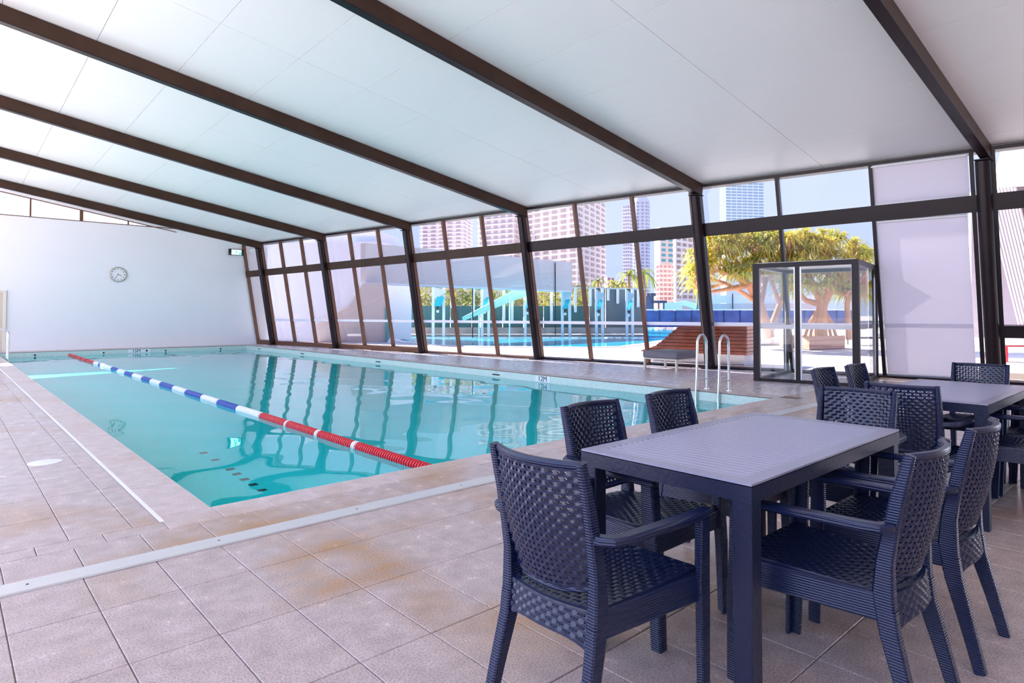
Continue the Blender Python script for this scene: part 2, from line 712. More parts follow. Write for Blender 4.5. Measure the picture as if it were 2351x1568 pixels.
def tile_box(mb, t):
    g = GAP / 2
    z = random.uniform(-0.0006, 0.0006)
    a, b, c, d = t[0] + g, t[1] - g, t[2] + g, t[3] - g
    h = 0.0025
    mb.add([(a, c, -0.02), (b, c, -0.02), (b, d, -0.02), (a, d, -0.02),
            (a, c, z - h), (b, c, z - h), (b, d, z - h), (a, d, z - h),
            (a + h, c + h, z), (b - h, c + h, z), (b - h, d - h, z), (a + h, d - h, z)],
           [(0, 1, 5, 4), (1, 2, 6, 5), (2, 3, 7, 6), (3, 0, 4, 7), (4, 5, 9, 8), (5, 6, 10, 9), (6, 7, 11, 10), (7, 4, 8, 11), (8, 9, 10, 11)])


tiles = [t for t in tiles if t[1] - t[0] > 0.03 and t[3] - t[2] > 0.03]
tiles.sort(key=tile_seen, reverse=True)
for t in tiles[:300]:
    tb = MB()
    tile_box(tb, t)
    nm = 'coping_stone' if t[4] == 'coping' else 'floor_tile'
    tb.build(nm, {'tile': M_TILE, 'pale': M_SHEEN_TILE, 'coping': M_COPING}[t[4]], floor)
for kind_, mat_, nm in (('tile', M_TILE, 'distant_floor_tiles'), ('pale', M_SHEEN_TILE, 'distant_sheen_tiles'), ('coping', M_COPING, 'distant_coping_stones')):
    tb = MB()
    for t in tiles[300:]:
        if t[4] == kind_:
            tile_box(tb, t)
    tag(tb.build(nm, mat_, floor), kind='stuff')

# aluminium strip across the near deck
st = MB()
st.add([(XL, -0.790, 0.0), (13.3, -0.790, 0.0), (13.3, -0.640, 0.0), (XL, -0.640, 0.0),
        (XL, -0.786, 0.009), (13.3, -0.786, 0.009), (13.3, -0.648, 0.009), (XL, -0.648, 0.009)],
       [(0, 1, 5, 4), (1, 2, 6, 5), (2, 3, 7, 6), (3, 0, 4, 7), (4, 5, 6, 7)])
strip = st.build('trim_1', M_STRIP)
tag(strip, 'grey aluminium strip crossing the deck in front of the pool', 'strip', kind='structure')
screw = MB().lathe([(0, 0.006), (0.0015, 0.006)], (0, 0, 0), (0, 0, 1), 10).mesh('screw', M_BLACK)
for k in range(14):
    place('screw', screw, strip, (-1.02 + k * 0.85, -0.715, 0.009))
# white drain line along the left deck
dr = MB().box2((-0.328, -0.12, -0.01), (-0.302, YF, 0.002))
drain = dr.build('trim_2', principled('drain_white', (0.82, 0.80, 0.80), 0.4))
tag(drain, 'thin white drain line along the left deck tiles', 'drain line', kind='structure')
# drain lids
for (u, v, rr, lab) in ((103, 1062, 0.125, 'round white lid set in the left deck tiles'), (1500, 876, 0.14, 'flat round lid in the deck right of the pool')):
    c = at_z(u, v, 0)
    o = MB().lathe([(0, rr), (0.004, rr), (0.006, rr - 0.01)], c, (0, 0, 1), 24).build('drain_lid', principled('lid_white', (0.80, 0.80, 0.84), 0.3), smooth=True)
    tag(o, lab, 'drain lid')

# ------------------------------------------------------------------ indoor pool
DEPTH = -1.32
pool = empty('pool_basin', (0, 0, 0))
tag(pool, 'rectangular indoor pool lined with turquoise mosaic', 'pool', kind='structure')
T = 0.25
pb = MB()
pb.box2((-T, -T, DEPTH - 0.2), (PW + T, PL + T, DEPTH))
pb.build('basin_floor', M_POOL, pool)
for nm, a, b in (('basin_wall', (-T, -T, DEPTH), (0, PL + T, -0.306)), ('basin_wall', (PW, -T, DEPTH), (PW + T, PL + T, -0.306)),
                 ('basin_wall', (0, -T, DEPTH), (PW, 0, -0.306)), ('basin_wall', (0, PL, DEPTH), (PW, PL + T, -0.306))):
    MB().box2(a, b).build(nm, M_POOL, pool)
for a, b in (((0.0, 0, -0.306), (0.012, PL, -0.022)), ((PW - 0.012, 0, -0.306), (PW, PL, -0.022)),
             ((0.012, 0, -0.306), (PW - 0.012, 0.012, -0.022)), ((0.012, PL - 0.012, -0.306), (PW - 0.012, PL, -0.022))):
    MB().box2(a, b).build('waterline_tiles', M_POOLBAND, pool)
# marker tiles on the basin floor
mk = unit_box('marker_tile', M_POOLDARK)
for yk in (1.913, 2.159, 2.386, 2.625, 2.846, 3.348, 3.779):
    place('marker_tile', mk, pool, (1.052, yk, DEPTH + 0.004), (0.085, 0.075, 0.008))
# inlets in the waterline tiles
inl = MB().lathe([(0, 0.03), (0.012, 0.03), (0.016, 0.022)], (0, 0, 0), (0, -1, 0), 14).mesh('inlet', M_BLACK, True)
inl2 = MB().box((0, 0, 0), (0.02, 0.24, 0.025)).mesh('overflow_slot', M_BLACK)
for x in (1.03, 3.02, 5.04, 7.04):
    place('inlet', inl, pool, (x, PL - 0.012, -0.115))
for y in (21.03, 16.97, 11.77, 6.51):
    place('overflow_slot', inl2, pool, (PW - 0.018, y, -0.105))
# depth markers
pl_ = MB().box2((PW - 0.022, 4.78, -0.158), (PW - 0.012, 5.22, -0.028)).build('depth_plate', M_WHITE, pool)
text_part('depth_text', '12M', 0.155, (PW - 0.024, 5.0, -0.092), (0, -1, 0), (0, 0, 1), M_BLACK, pl_)
pl2 = MB().box2((3.78, PL - 0.022, -0.158), (4.52, PL - 0.012, -0.028)).build('depth_plate', M_WHITE, pool)
text_part('depth_text', '15M', 0.155, (4.06, PL - 0.024, -0.092), (1, 0, 0), (0, 0, 1), M_BLACK, pl2)
MB().lathe([(0, 0.035), (0.004, 0.035)], (4.40, PL - 0.022, -0.092), (0, -1, 0), 14).build('depth_symbol', M_BLACK, pl2)

# water surface with low ripples
nx, ny = 108, 300
vs_, fs_ = [], []
for j in range(ny + 1):
    for i in range(nx + 1):
        x, y = 0.012 + (PW - 0.024) * i / nx, 0.012 + (PL - 0.024) * j / ny
        z = 0.0011 * math.sin(2.1 * x + 3.3 * y + 1.1 * math.sin(1.1 * x)) + 0.0010 * math.sin(-3.7 * x + 1.9 * y + 0.9 * math.sin(0.8 * y)) \
            + 0.0005 * math.sin(7.1 * x + 5.2 * y + 1.4 * math.sin(2.3 * x)) + 0.0004 * math.sin(9.3 * y - 4.4 * x)
        vs_.append((x, y, WATER + z))
for j in range(ny):
    for i in range(nx):
        a = j * (nx + 1) + i
        fs_.append((a, a + 1, a + nx + 2, a + nx + 1))
wme = bpy.data.meshes.new('pool_water')
wme.from_pydata(vs_, [], fs_)
wme.materials.append(M_WATER)
wme.shade_smooth()
water = bpy.data.objects.new('pool_water', wme)
COL.objects.link(water)
water.cycles.is_caustics_caster = True
for ch in pool.children:
    ch.cycles.is_caustics_receiver = True
sun_data.cycles.is_caustics_light = True
tag(water, 'still turquoise water of the indoor pool mirroring the windows', 'water', kind='stuff')

# ------------------------------------------------------------------ roof, ceiling panels, beams
YC0 = -8.6


def roof_poly(off, ext):
    pts = []
    for x, y in ((XL - 0.3, YC0 - 0.4), (XG + SK * (YC0) - DX + ext, YC0 - 0.4), (XG + SK * (YF + 0.5) - DX + ext, YF + 0.5), (XL - 0.3, YF + 0.5)):
        pts.append(Vector((x, y, ceil_z(x, y) + off)))
    return pts


roof = MB().prism(roof_poly(0.04, 0.5), (0, 0, 0.22)).build('roof', principled('roof_board', (0.30, 0.30, 0.31), 0.8))
tag(roof, 'roof slab above the white ceiling panels', 'roof', kind='structure')
ceiling = empty('ceiling')
tag(ceiling, 'sloping ceiling of large white panels with thin joints', 'ceiling', kind='structure')
BY = [y - 0.086 for y in COLY]
ylines = [YC0, -5.2, BY[0]]
for a, b in zip(BY[:-1], BY[1:]):
    ylines += [(a + b) / 2 + 0.03, b]
ylines.append(YF)
xlines = [5.62 + 1.265 * k for k in range(-9, 7)]


def clip_eave(poly):
    """keep the part of the plan polygon inside the skewed eave line"""
    f = lambda p: (XG + SK * p[1] - DX) - p[0]
    out = []
    for i, p in enumerate(poly):
        q = poly[(i + 1) % len(poly)]
        fp, fq = f(p), f(q)
        if fp >= 0:
            out.append(p)
        if (fp >= 0) != (fq >= 0):
            t = fp / (fp - fq)
            out.append((p[0] + (q[0] - p[0]) * t, p[1] + (q[1] - p[1]) * t))
    return out


for ya, yb in zip(ylines[:-1], ylines[1:]):
    for xa, xb in zip(xlines[:-1], xlines[1:]):
        g = 0.004
        c = clip_eave([(xa + g, ya + g), (xb - g, ya + g), (xb - g, yb - g), (xa + g, yb - g)])
        if len(c) < 3:
            continue
        MB().prism([(x, y, ceil_z(x, y)) for x, y in c], (0, 0, 0.03)).build('ceiling_panel', M_CEIL, ceiling)

for k, y in enumerate(BY):
    xe = gx(y, ZT) - 0.02
    xs = XL - 0.2
    bd = 0.29
    web = MB()
    a = Vector((xe, y, ceil_z(xe, y)))
    b = Vector((xs, y, ceil_z(xs, y)))
    dn = Vector((0, 0, -1))
    rb = empty('roof_beam', (0, 0, 0))
    tag(rb, ['dark steel roof beam nearest the camera, at top right', 'dark steel roof beam with green-tinged underside, second from right',
             'dark brown roof beam third from the right, crossing mid ceiling', 'dark brown roof beam fourth from the right',
             'dark brown roof beam second from the far white wall', 'dark brown roof beam closest to the far white wall'][k],
        'beam', kind='structure')
    MB().bar(a + dn * bd / 2, b + dn * bd / 2, 0.11, bd - 0.03, (0, 1, 0)).build('beam_web', M_BEAM, rb)
    MB().bar(a + dn * (bd - 0.008), b + dn * (bd - 0.008), 0.15, 0.016, (0, 1, 0)).build('beam_flange', M_STEEL, rb)

# ------------------------------------------------------------------ far wall with clerestory
wf = MB()
top_r = gx(YF, ZT)
xm = 5.75
poly = [(XL, YF, -0.3), (gx(YF) + 0.35, YF, -0.3), (gx(YF) + 0.35, YF, ceil_z(top_r, YF) + 0.02), (top_r, YF, ceil_z(top_r, YF) + 0.02), (xm, YF, ceil_z(xm, YF) + 0.02), (xm, YF, 4.70), (XL, YF, 4.70)]
wall_far = MB().prism(poly, (0, 0.22, 0)).build('wall_far', M_WALL)
tag(wall_far, 'plain white far wall behind the pool', 'wall', kind='structure')
cw = empty('window_9', (0, YF, 4.70))
tag(cw, 'slim wedge of clerestory windows above the far wall', 'window', kind='structure')
for xa, xb in zip((-5.9, -3.6, -2.08, -0.58, 0.92, 2.42, 3.92), (-3.6, -2.08, -0.58, 0.92, 2.42, 3.92, 5.7)):
    zb, ztp = 4.70, lambda x: ceil_z(x, YF) - 0.10
    MB().prism([(xa, YF + 0.08, zb), (xb, YF + 0.08, zb), (xb, YF + 0.08, max(ztp(xb), zb + 0.005)), (xa, YF + 0.08, ztp(xa))], (0, 0.008, 0)).build('pane', M_GLASS_CLEAR, cw)
    MB().bar((xa, YF + 0.08, zb), (xa, YF + 0.08, ztp(xa)), 0.05 if abs(xa - 2.42) > 0.1 else 0.11, 0.07, (1, 0, 0)).build('mullion', M_MULLION, cw)
MB().bar((-6, YF + 0.08, ceil_z(-6, YF) - 0.06), (5.75, YF + 0.08, ceil_z(5.75, YF) - 0.06), 0.12, 0.10, (0, 1, 0)).build('head_rail', M_WALL, cw)
MB().bar((-6, YF + 0.02, ceil_z(-6, YF) - 0.125), (5.6, YF + 0.02, ceil_z(5.6, YF) - 0.125), 0.05, 0.03, (0, 1, 0)).build('frame_rail', M_MULLION, cw)
MB().box2((-6, YF - 0.01, 4.695), (5.75, YF + 0.14, 4.725)).build('window_sill', M_MULLION, cw)

rear = MB().box2((XL, YC0 - 0.25, -0.3), (gx(YC0) + 0.3, YC0, 8.2)).build('added_wall_rear', principled('rear_paint', (0.60, 0.57, 0.58), 0.7))  # unseen wall, added to block light falling on the chair backs
tag(rear, 'unseen wall added behind the camera to cut frontal light', 'wall', kind='structure')

# door in the far wall, only its right jamb is in view
door = empty('door_1', (-0.35, YF, 0))
tag(door, 'cream door in the far wall at the left edge', 'door', kind='structure')
MB().box2((-0.75, YF - 0.03, 0.02), (0.20, YF - 0.005, 2.03)).build('door_leaf', principled('door_tan', (0.66, 0.56, 0.44), 0.5), door)
leaf = door.children[-1]
for a, b in (((0.20, YF - 0.06, 0), (0.29, YF, 2.10)), ((-0.84, YF - 0.06, 0), (-0.75, YF, 2.10)), ((-0.75, YF - 0.06, 2.03), (0.20, YF, 2.10))):
    MB().box2(a, b).build('door_frame', M_CREAM, door)
MB().tube([(0.12, YF - 0.03, 1.03), (0.12, YF - 0.08, 1.03), (0.02, YF - 0.08, 1.03)], 0.01).build('door_handle', M_CHROME, leaf)

# clock
ck = empty('wall_clock', (3.59, YF, 2.79))
tag(ck, 'round white wall clock with thin bronze rim on the far wall', 'clock')
cl = lambda *a: Vector((3.59, YF - 0.0, 2.79))
MB().lathe([(0.0, 0.285), (0.05, 0.285), (0.06, 0.27), (0.06, 0.255), (0.035, 0.25)], (3.59, YF - 0.001, 2.79), (0, -1, 0), 40).build('clock_rim', principled('bronze_rim', (0.52, 0.47, 0.38), 0.35, 0.6), ck, True)
face = MB().lathe([(0.0, 0.25), (0.036, 0.25)], (3.59, YF - 0.004, 2.79), (0, -1, 0), 40).build('clock_face', principled('clock_white', (0.88, 0.87, 0.89), 0.4), ck)
tk = principled('clock_dark', (0.16, 0.12, 0.12), 0.5)
for h in range(12):
    a = R(30 * h)
    c = Vector((3.59 + 0.205 * math.sin(a), YF - 0.042, 2.79 + 0.205 * math.cos(a)))
    d = Vector((math.sin(a), 0, math.cos(a)))
    MB().bar(c - d * 0.022, c + d * 0.022, 0.024, 0.003, (math.cos(a), 0, -math.sin(a))).build('hour_mark', tk, face)
for ang, ln, w in ((118, 0.13, 0.018), (212, 0.19, 0.013)):
    a = R(ang)
    d = Vector((math.sin(a), 0, math.cos(a)))
    c = Vector((3.59, YF - 0.046, 2.79))
    MB().bar(c - d * 0.03, c + d * ln, w, 0.003, (math.cos(a), 0, -math.sin(a))).build('clock_hand', tk, face)
MB().lathe([(0, 0.018), (0.006, 0.018)], (3.59, YF - 0.044, 2.79), (0, -1, 0), 14).build('hub', tk, ck)

# exit sign
ex = empty('exit_sign', (7.90, YF, 3.92))
tag(ex, 'green running-man exit sign in black housing on the far wall', 'exit sign')
MB().box2((7.60, YF - 0.09, 3.79), (8.20, YF, 4.05)).build('housing', M_BLACK, ex)
sface = MB().box2((7.70, YF - 0.098, 3.81), (8.10, YF - 0.088, 4.02)).build('sign_face', principled('sign_face', (0.62, 0.93, 0.88), 0.3, emit=(0.55, 0.95, 0.85, 0.5)), ex)
gm = principled('sign_green', (0.01, 0.50, 0.38), 0.3, emit=(0.01, 0.50, 0.38, 0.35))
sgx, sgz, sgy = 7.90, 3.915, YF - 0.101
man = MB()
man.lathe([(0, 0.017), (0.004, 0.017)], (sgx + 0.02, sgy, sgz + 0.078), (0, -1, 0), 12)
for p, q, w in (((0.005, 0.055), (-0.012, -0.005), 0.04), ((0.0, 0.045), (0.05, 0.02), 0.016), ((0.05, 0.02), (0.07, 0.045), 0.014), ((0.0, 0.045), (-0.05, 0.04), 0.016),
                ((-0.05, 0.04), (-0.065, 0.005), 0.014), ((-0.012, 0.0), (0.035, -0.03), 0.022), ((0.035, -0.03), (0.03, -0.08), 0.02), ((-0.012, 0.0), (-0.04, -0.045), 0.022), ((-0.04, -0.045), (-0.085, -0.055), 0.02)):
    a, b = Vector((sgx + p[0], sgy, sgz + p[1])), Vector((sgx + q[0], sgy, sgz + q[1]))
    sd = (b - a).cross(Vector((0, 1, 0)))
    man.bar(a, b, w, 0.004, sd)
man.build('running_man', gm, sface)
MB().box2((8.0, sgy - 0.003, 3.82), (8.09, sgy, 3.90)).build('door_symbol', gm, sface)
MB().lathe([(0, 0.014), (0.02, 0.01)], (7.655, YF - 0.09, 3.85), (0, -1, 0), 10).build('indicator_light', M_WHITE, ex)
ss = empty('wall_spout', (9.02, YF, 0.48))
tag(ss, 'small dark fitting low on the far wall beside the window corner', 'fitting')
pq = on_plane(591, 764, (0, 1, 0), YF)
ss.location = pq
MB().lathe([(0, 0.04), (0.01, 0.04), (0.02, 0.02), (0.07, 0.02)], pq, (0, -1, 0), 12).build('spout_body', principled('fitting_grey', (0.3, 0.28, 0.27), 0.4, 0.5), ss, True)

# ------------------------------------------------------------------ glass wall
def t_top(y):
    return 3.415 - 0.0118 * y


def t_bot(y):
    return 3.115 - 0.0102 * y


def wall_quad(mb, y0, y1, z0a, z0b, z1a, z1b, off, th):
    """slab lying in the glass plane; z0a/z0b bottom at y0/y1, z1a/z1b top"""
    p = [gp(y0, z0a, 0) + NRM * off, gp(y1, z0b, 0) + NRM * off, gp(y1, z1b, 0) + NRM * off, gp(y0, z1a, 0) + NRM * off]
    return mb.prism(p, NRM * th)


bays = [(COLY[1], COLY[0]), (COLY[2], COLY[1]), (COLY[3], COLY[2]), (COLY[4], COLY[3]), (COLY[5], COLY[4]), (YF, COLY[5]), (COLY[0], -6.3)]
bay_label = ['glazed bay with the glass vestibule and white blinds', 'glazed bay behind the ottoman and timber seat', 'glazed bay facing the outdoor pool slide frames',
             'glazed bay facing the grey annex ramp', 'glazed bay with narrow frames facing a blank annex wall', 'narrow glazed strip in the far corner beside the white wall',
             'glazed bay at the right edge facing a slatted screen']
MUL_IN = 0.05
for bi, (ya, yb) in enumerate(bays):
    w = empty('window_%d' % (bi + 1), gp(yb, 0))
    tag(w, bay_label[bi], 'window', kind='structure')
    n = 1 if bi in (5,) else 3
    ys = [yb + (ya - yb) * k / n for k in range(n + 1)]
    z_sill = 0.06 if bi in (0, 1, 2, 6) else 0.17
    # sill, head, transom
    wall_quad(MB(), yb, ya, 0.0, 0.0, z_sill, z_sill, -0.09, 0.16).build('window_sill', M_STEEL if bi in (0, 1, 6) else M_MULLION, w)
    wall_quad(MB(), yb, ya, ZT - 0.075, ZT - 0.075, ZT - 0.005, ZT - 0.005, -0.07, 0.12).build('head_rail', M_STEEL, w)
    wall_quad(MB(), yb, ya, t_bot(yb), t_bot(ya), t_top(yb), t_top(ya), -0.10, 0.15).build('transom', M_STEEL if bi in (0, 1, 6) else M_BEAM, w)
    if bi == 6:
        wall_quad(MB(), yb, ya, 0.86, 0.86, 1.08, 1.08, -0.10, 0.15).build('mid_rail', M_STEEL, w)
    for k, y in enumerate(ys):
        if k == n and bi != 5:
            wd = 0.075
        else:
            wd = 0.065
        yy = y + (0.16 if k == 0 and bi != 5 else (-0.04 if k == n else 0)) if bi != 6 else y - (0.14 if k == n else 0)
        if bi == 5 and k == 0:
            yy = y + 0.16
        for z0, z1 in ((z_sill, t_bot(yy)), (t_top(yy), ZT - 0.075)):
            MB().bar(gp(yy, z0) - NRM * 0.02, gp(yy, z1) - NRM * 0.02, wd, 0.13, TAN).build('mullion', M_MULLION if bi not in (0, 6) else M_STEEL, w)
    for k in range(n):
        y0, y1 = ys[k], ys[k + 1]
        low = wall_quad(MB(), y0, y1, z_sill, z_sill, t_bot(y0), t_bot(y1), 0.02, 0.010).build('pane', M_GLASS, w)
        wall_quad(MB(), y0, y1, t_top(y0), t_top(y1), ZT - 0.075, ZT - 0.075, 0.02, 0.010).build('pane', M_GLASS, w)
        if bi < 5 and not (bi == 0 and k == 0):
            wall_quad(MB(), y0, y1, 1.005, 1.005, 1.085, 1.085, 0.014, 0.003).build('safety_band', M_BAND, low)

col_label = ['round black steel column nearest the camera, beside the right blind', 'round dark steel column behind the pool ladder', 'leaning dark column between ottoman bay and outdoor pool bay',
             'leaning dark column third from the far corner', 'leaning dark column second from the far corner', 'leaning dark column closest to the far white wall']
for k, y in enumerate(COLY):
    c = empty('steel_column', gp(y, 0, 0.17))
    tag(c, col_label[k], 'column', kind='structure')
    rad = 0.115 if k < 2 else 0.10
    a, b = gp(y, 0.0, 0.19), gp(y, ZT - 0.28, 0.19)
    MB().tube([a, b], rad, 24).build('column_shaft', M_STEEL, c, True)
    MB().box(a + Vector((0, 0, 0.012)), (0.34, 0.34, 0.024)).build('base_plate', M_STEEL, c)
    MB().box(b + Vector((0, 0, 0.01)), (0.26, 0.20, 0.02)).build('cap_plate', M_STEEL, c)

# ------------------------------------------------------------------ glass vestibule
HV = 2.245
PERP = Vector((1, -SK, 0)).normalized()
vL = Vector((10.29, 1.38, 0))
vR = vL - TAN * 1.70
LEN_L = 2.02
ves = empty('door_2', vL)
tag(ves, 'glass entrance vestibule with dark steel frame projecting into the hall', 'vestibule', kind='structure')


def post(p, w=0.10):
    MB().box(p + Vector((0, 0, HV / 2)), (w, w, HV), (PERP, TAN, Vector((0, 0, 1)))).build('post', M_STEEL, ves)


vM = vL - TAN * 0.74
for p, w in ((vL, 0.11), (vM, 0.075), (vR, 0.11), (vL + PERP * LEN_L, 0.09), (vR + PERP * LEN_L, 0.09)):
    post(p, w)
Zv = Vector((0, 0, 1))
for a, b in ((vL, vR), (vL, vL + PERP * LEN_L), (vR, vR + PERP * LEN_L), (vL + PERP * LEN_L, vR + PERP * LEN_L)):
    MB().bar(a + Zv * (HV - 0.045), b + Zv * (HV - 0.045), 0.10, 0.09, (b - a).cross(Zv)).build('top_rail', M_STEEL, ves)
    if a != vL + PERP * LEN_L:
        MB().bar(a + Zv * 0.03, b + Zv * 0.03, 0.08, 0.06, (b - a).cross(Zv)).build('bottom_rail', M_STEEL, ves)
MB().prism([vL + Zv * (HV - 0.02), vR + Zv * (HV - 0.02), vR + PERP * LEN_L + Zv * (HV - 0.02), vL + PERP * LEN_L + Zv * (HV - 0.02)], (0, 0, 0.03)).build('canopy_roof', principled('vestibule_soffit', (0.42, 0.41, 0.42), 0.3, 0.6), ves)
for a, b in ((vL, vM), (vM, vR), (vL, vL + PERP * LEN_L), (vR, vR + PERP * LEN_L)):
    d = (b - a).normalized()
    s_ = d.cross(Zv)
    p0, p1 = a + d * 0.05, b - d * 0.05
    leaf_ = MB().prism([p0 + Zv * 0.06, p1 + Zv * 0.06, p1 + Zv * (HV - 0.09), p0 + Zv * (HV - 0.09)], s_ * 0.010).build('glass_leaf', M_GLASS_CLEAR, ves)
    MB().prism([p0 + Zv * 1.00 - s_ * 0.003, p1 + Zv * 1.00 - s_ * 0.003, p1 + Zv * 1.08 - s_ * 0.003, p0 + Zv * 1.08 - s_ * 0.003], s_ * 0.002).build('safety_band', M_BAND, leaf_)
    for q in (p0, p1):
        MB().bar(q + Zv * 0.06, q + Zv * (HV - 0.09), 0.03, 0.025, d).build('door_stile', principled('alu_trim', (0.55, 0.53, 0.55), 0.3, 0.7), leaf_)

# ------------------------------------------------------------------ roller blinds
for nm_lab, y0, y1, z0, z1 in (('tall white roller blind covering the window left of the black column', -1.52, -0.10, 0.10, t_bot(-0.8)),
                               ('short white roller blind in the upper pane left of the black column', -1.57, -0.06, t_top(-0.8), ZT - 0.08)):
    bl = empty('roller_blind', gp(y0, z0))
    tag(bl, nm_lab, 'blind', 'white roller blinds')
    fab = wall_quad(MB(), y0, y1, z0, z0, z1, z1, -0.045, 0.003).build('blind_fabric', M_BLIND, bl)
    MB().bar(gp(y0, z0) - NRM * 0.045, gp(y1, z0) - NRM * 0.045, 0.03, 0.018, LEAN).build('bottom_bar', M_WHITE, bl)
    MB().tube([gp(y0, z1 - 0.03) - NRM * 0.06, gp(y1, z1 - 0.03) - NRM * 0.06], 0.028, 12).build('roller_tube', M_WHITE, bl, True)
    if z0 < 1:
        wall_quad(MB(), y0, y1, 1.02, 1.02, 1.10, 1.10, -0.047, 0.002).build('band_show_through', M_BAND_THROUGH, fab)

# ------------------------------------------------------------------ pool ladder and far handrail
lad = empty('pool_ladder', (PW + 0.3, 1.13, 0))
tag(lad, 'chrome pool ladder of two tall hoops on the right pool edge', 'pool ladder')
for y in (1.335, 0.925):
    pts = [(PW + 0.29, y, 0.0), (PW + 0.29, y, 0.72)]
    for k in range(1, 12):
        a = math.pi * k / 12
        pts.append((PW + 0.145 + 0.145 * math.cos(a), y, 0.78 + 0.145 * math.sin(a)))
    pts += [(PW + 0.0, y, 0.70), (PW - 0.02, y, 0.25), (PW - 0.05, y, -0.05), (PW - 0.07, y, -0.9)]
    hoop = MB().tube(pts, 0.021, 14).build('rail_hoop', M_CHROME, lad, True)
    MB().tube([(PW + 0.29, y, 0.18), (PW - 0.02, y, 0.18)], 0.014, 10).build('cross_brace', M_CHROME, lad, True)
    MB().lathe([(0, 0.05), (0.012, 0.048), (0.02, 0.03)], (PW + 0.29, y, 0.0), (0, 0, 1), 18).build('floor_flange', M_CHROME, hoop, True)
for z in (-0.30, -0.58, -0.84):
    MB().box((PW - 0.065, 1.13, z), (0.08, 0.41, 0.03)).build('step', M_WHITE, lad)
hr = empty('handrail', (0.02, 18.24, 0))
tag(hr, 'chrome handrail hoop at the far left pool edge', 'handrail')
for yo in (0.0, 0.5):
    pts = [(0.06, 18.24 + yo, -0.3), (0.06, 18.24 + yo, 0.72)]
    for k in range(1, 8):
        a = math.pi / 2 * k / 8
        pts.append((-0.06 + 0.12 * math.cos(a), 18.24 + yo, 0.72 + 0.12 * math.sin(a)))
    pts += [(-0.3, 18.24 + yo, 0.84), (-0.42, 18.24 + yo, 0.78), (-0.46, 18.24 + yo, 0.68), (-0.46, 18.24 + yo, 0)]
    MB().tube(pts, 0.022, 12).build('rail_hoop', M_CHROME, hr, True)

# ------------------------------------------------------------------ lane rope
rope = empty('lane_rope', (2.0, 0.1, WATER))
tag(rope, 'floating lane rope of red, white and blue discs along the pool', 'lane rope')
RX = 2.0
segs = [(22.30, 20.75, 'r'), (20.60, 19.70, 'r'), (19.55, 18.75, 'r'), (18.60, 17.42, 'r'), (17.40, 16.65, 'w'), (16.63, 16.32, 'b'), (16.30, 14.83, 'w'), (14.81, 14.03, 'b'), (14.01, 13.18, 'w'),
        (13.16, 12.36, 'b'), (12.34, 11.44, 'w'), (11.42, 10.68, 'b'), (10.66, 9.87, 'w'), (9.85, 8.92, 'b'), (8.90, 8.07, 'w'), (8.05, 7.13, 'b'), (7.11, 6.28, 'w'),
        (6.26, 5.39, 'b'), (5.37, 4.45, 'w'), (4.43, 3.60, 'r'), (3.59, 3.53, 'w'), (3.52, 2.70, 'r'), (2.69, 2.62, 'w'), (2.61, 1.80, 'r'), (1.79, 1.71, 'w'), (1.70, 0.30, 'r')]
for y1, y0, c in segs:
    n_d = max(1, round((y1 - y0) / 0.042))
    prof = []
    for k in range(n_d):
        t0 = (y1 - y0) * k / n_d
        dl = (y1 - y0) / n_d
        prof += [(t0 + dl * 0.04, 0.034), (t0 + dl * 0.18, 0.058), (t0 + dl * 0.68, 0.058), (t0 + dl * 0.84, 0.034)]
    MB().lathe(prof, (RX, y0, WATER + 0.012), (0, 1, 0), 10).build('float_' + {'r': 'red', 'w': 'white', 'b': 'blue'}[c], {'r': M_RED, 'w': M_WHITE, 'b': M_BLUE}[c], rope)
MB().tube([(RX, 0.02, WATER + 0.012), (RX, PL - 0.02, WATER + 0.012)], 0.008, 6).build('cable', M_WHITE, rope)

# ------------------------------------------------------------------ ottoman
oc = Vector((11.16, 3.90, 0))
ot = empty('ottoman', oc)
tag(ot, 'square grey cushioned ottoman on pale wooden legs by the glass', 'ottoman')
ox, oy = Vector((1.0, -0.02, 0)).normalized(), Vector((0.02, 1.0, 0)).normalized()
M_OT = principled('grey_cushion', (0.20, 0.185, 0.21), 0.75, 0, 0.2, bump=(80, 0.2))
M_OTL = principled('pale_legs', (0.68, 0.62, 0.52), 0.45)
for a, b in ((-1, -1), (-1, 1), (1, -1), (1, 1)):
    p = oc + ox * 0.40 * a + oy * 0.43 * b
    MB().bar(p, p + Zv * 0.27, 0.045, 0.045, ox).build('leg', M_OTL, ot)
for p, q in (((-1, -1), (-1, 1)), ((1, -1), (1, 1)), ((-1, -1), (1, -1)), ((-1, 1), (1, 1))):
    MB().bar(oc + ox * 0.40 * p[0] + oy * 0.43 * p[1] + Zv * 0.262, oc + ox * 0.40 * q[0] + oy * 0.43 * q[1] + Zv * 0.262, 0.04, 0.03, Zv.cross((ox * (q[0] - p[0]) + oy * (q[1] - p[1])).normalized()) if True else ox).build('seat_rail', M_OTL, ot)
cm = MB()
prof = [(0.30, 0.0), (0.285, 0.015), (0.285, 0.13), (0.31, 0.165), (0.40, 0.175)]
rings = []
for ins, z in ((0.02, 0.279), (0.0, 0.295), (0.0, 0.405), (0.025, 0.435), (0.08, 0.445)):
    hx, hy = 0.445 - ins, 0.475 - ins
    r_ = []
    for sx, sy in ((-1, -1), (1, -1), (1, 1), (-1, 1)):
        for k in range(4):
            ang = {(-1, -1): 180, (1, -1): 270, (1, 1): 0, (-1, 1): 90}[(sx, sy)] + 30 * k
            rr = 0.05
            r_.append(oc + ox * (sx * (hx - rr) + rr * math.cos(R(ang))) + oy * (sy * (hy - rr) + rr * math.sin(R(ang))) + Zv * z)
    rings.append(r_)
nv = len(rings[0])
fs_ = [(i * nv + j, i * nv + (j + 1) % nv, (i + 1) * nv + (j + 1) % nv, (i + 1) * nv + j) for i in range(4) for j in range(nv)]
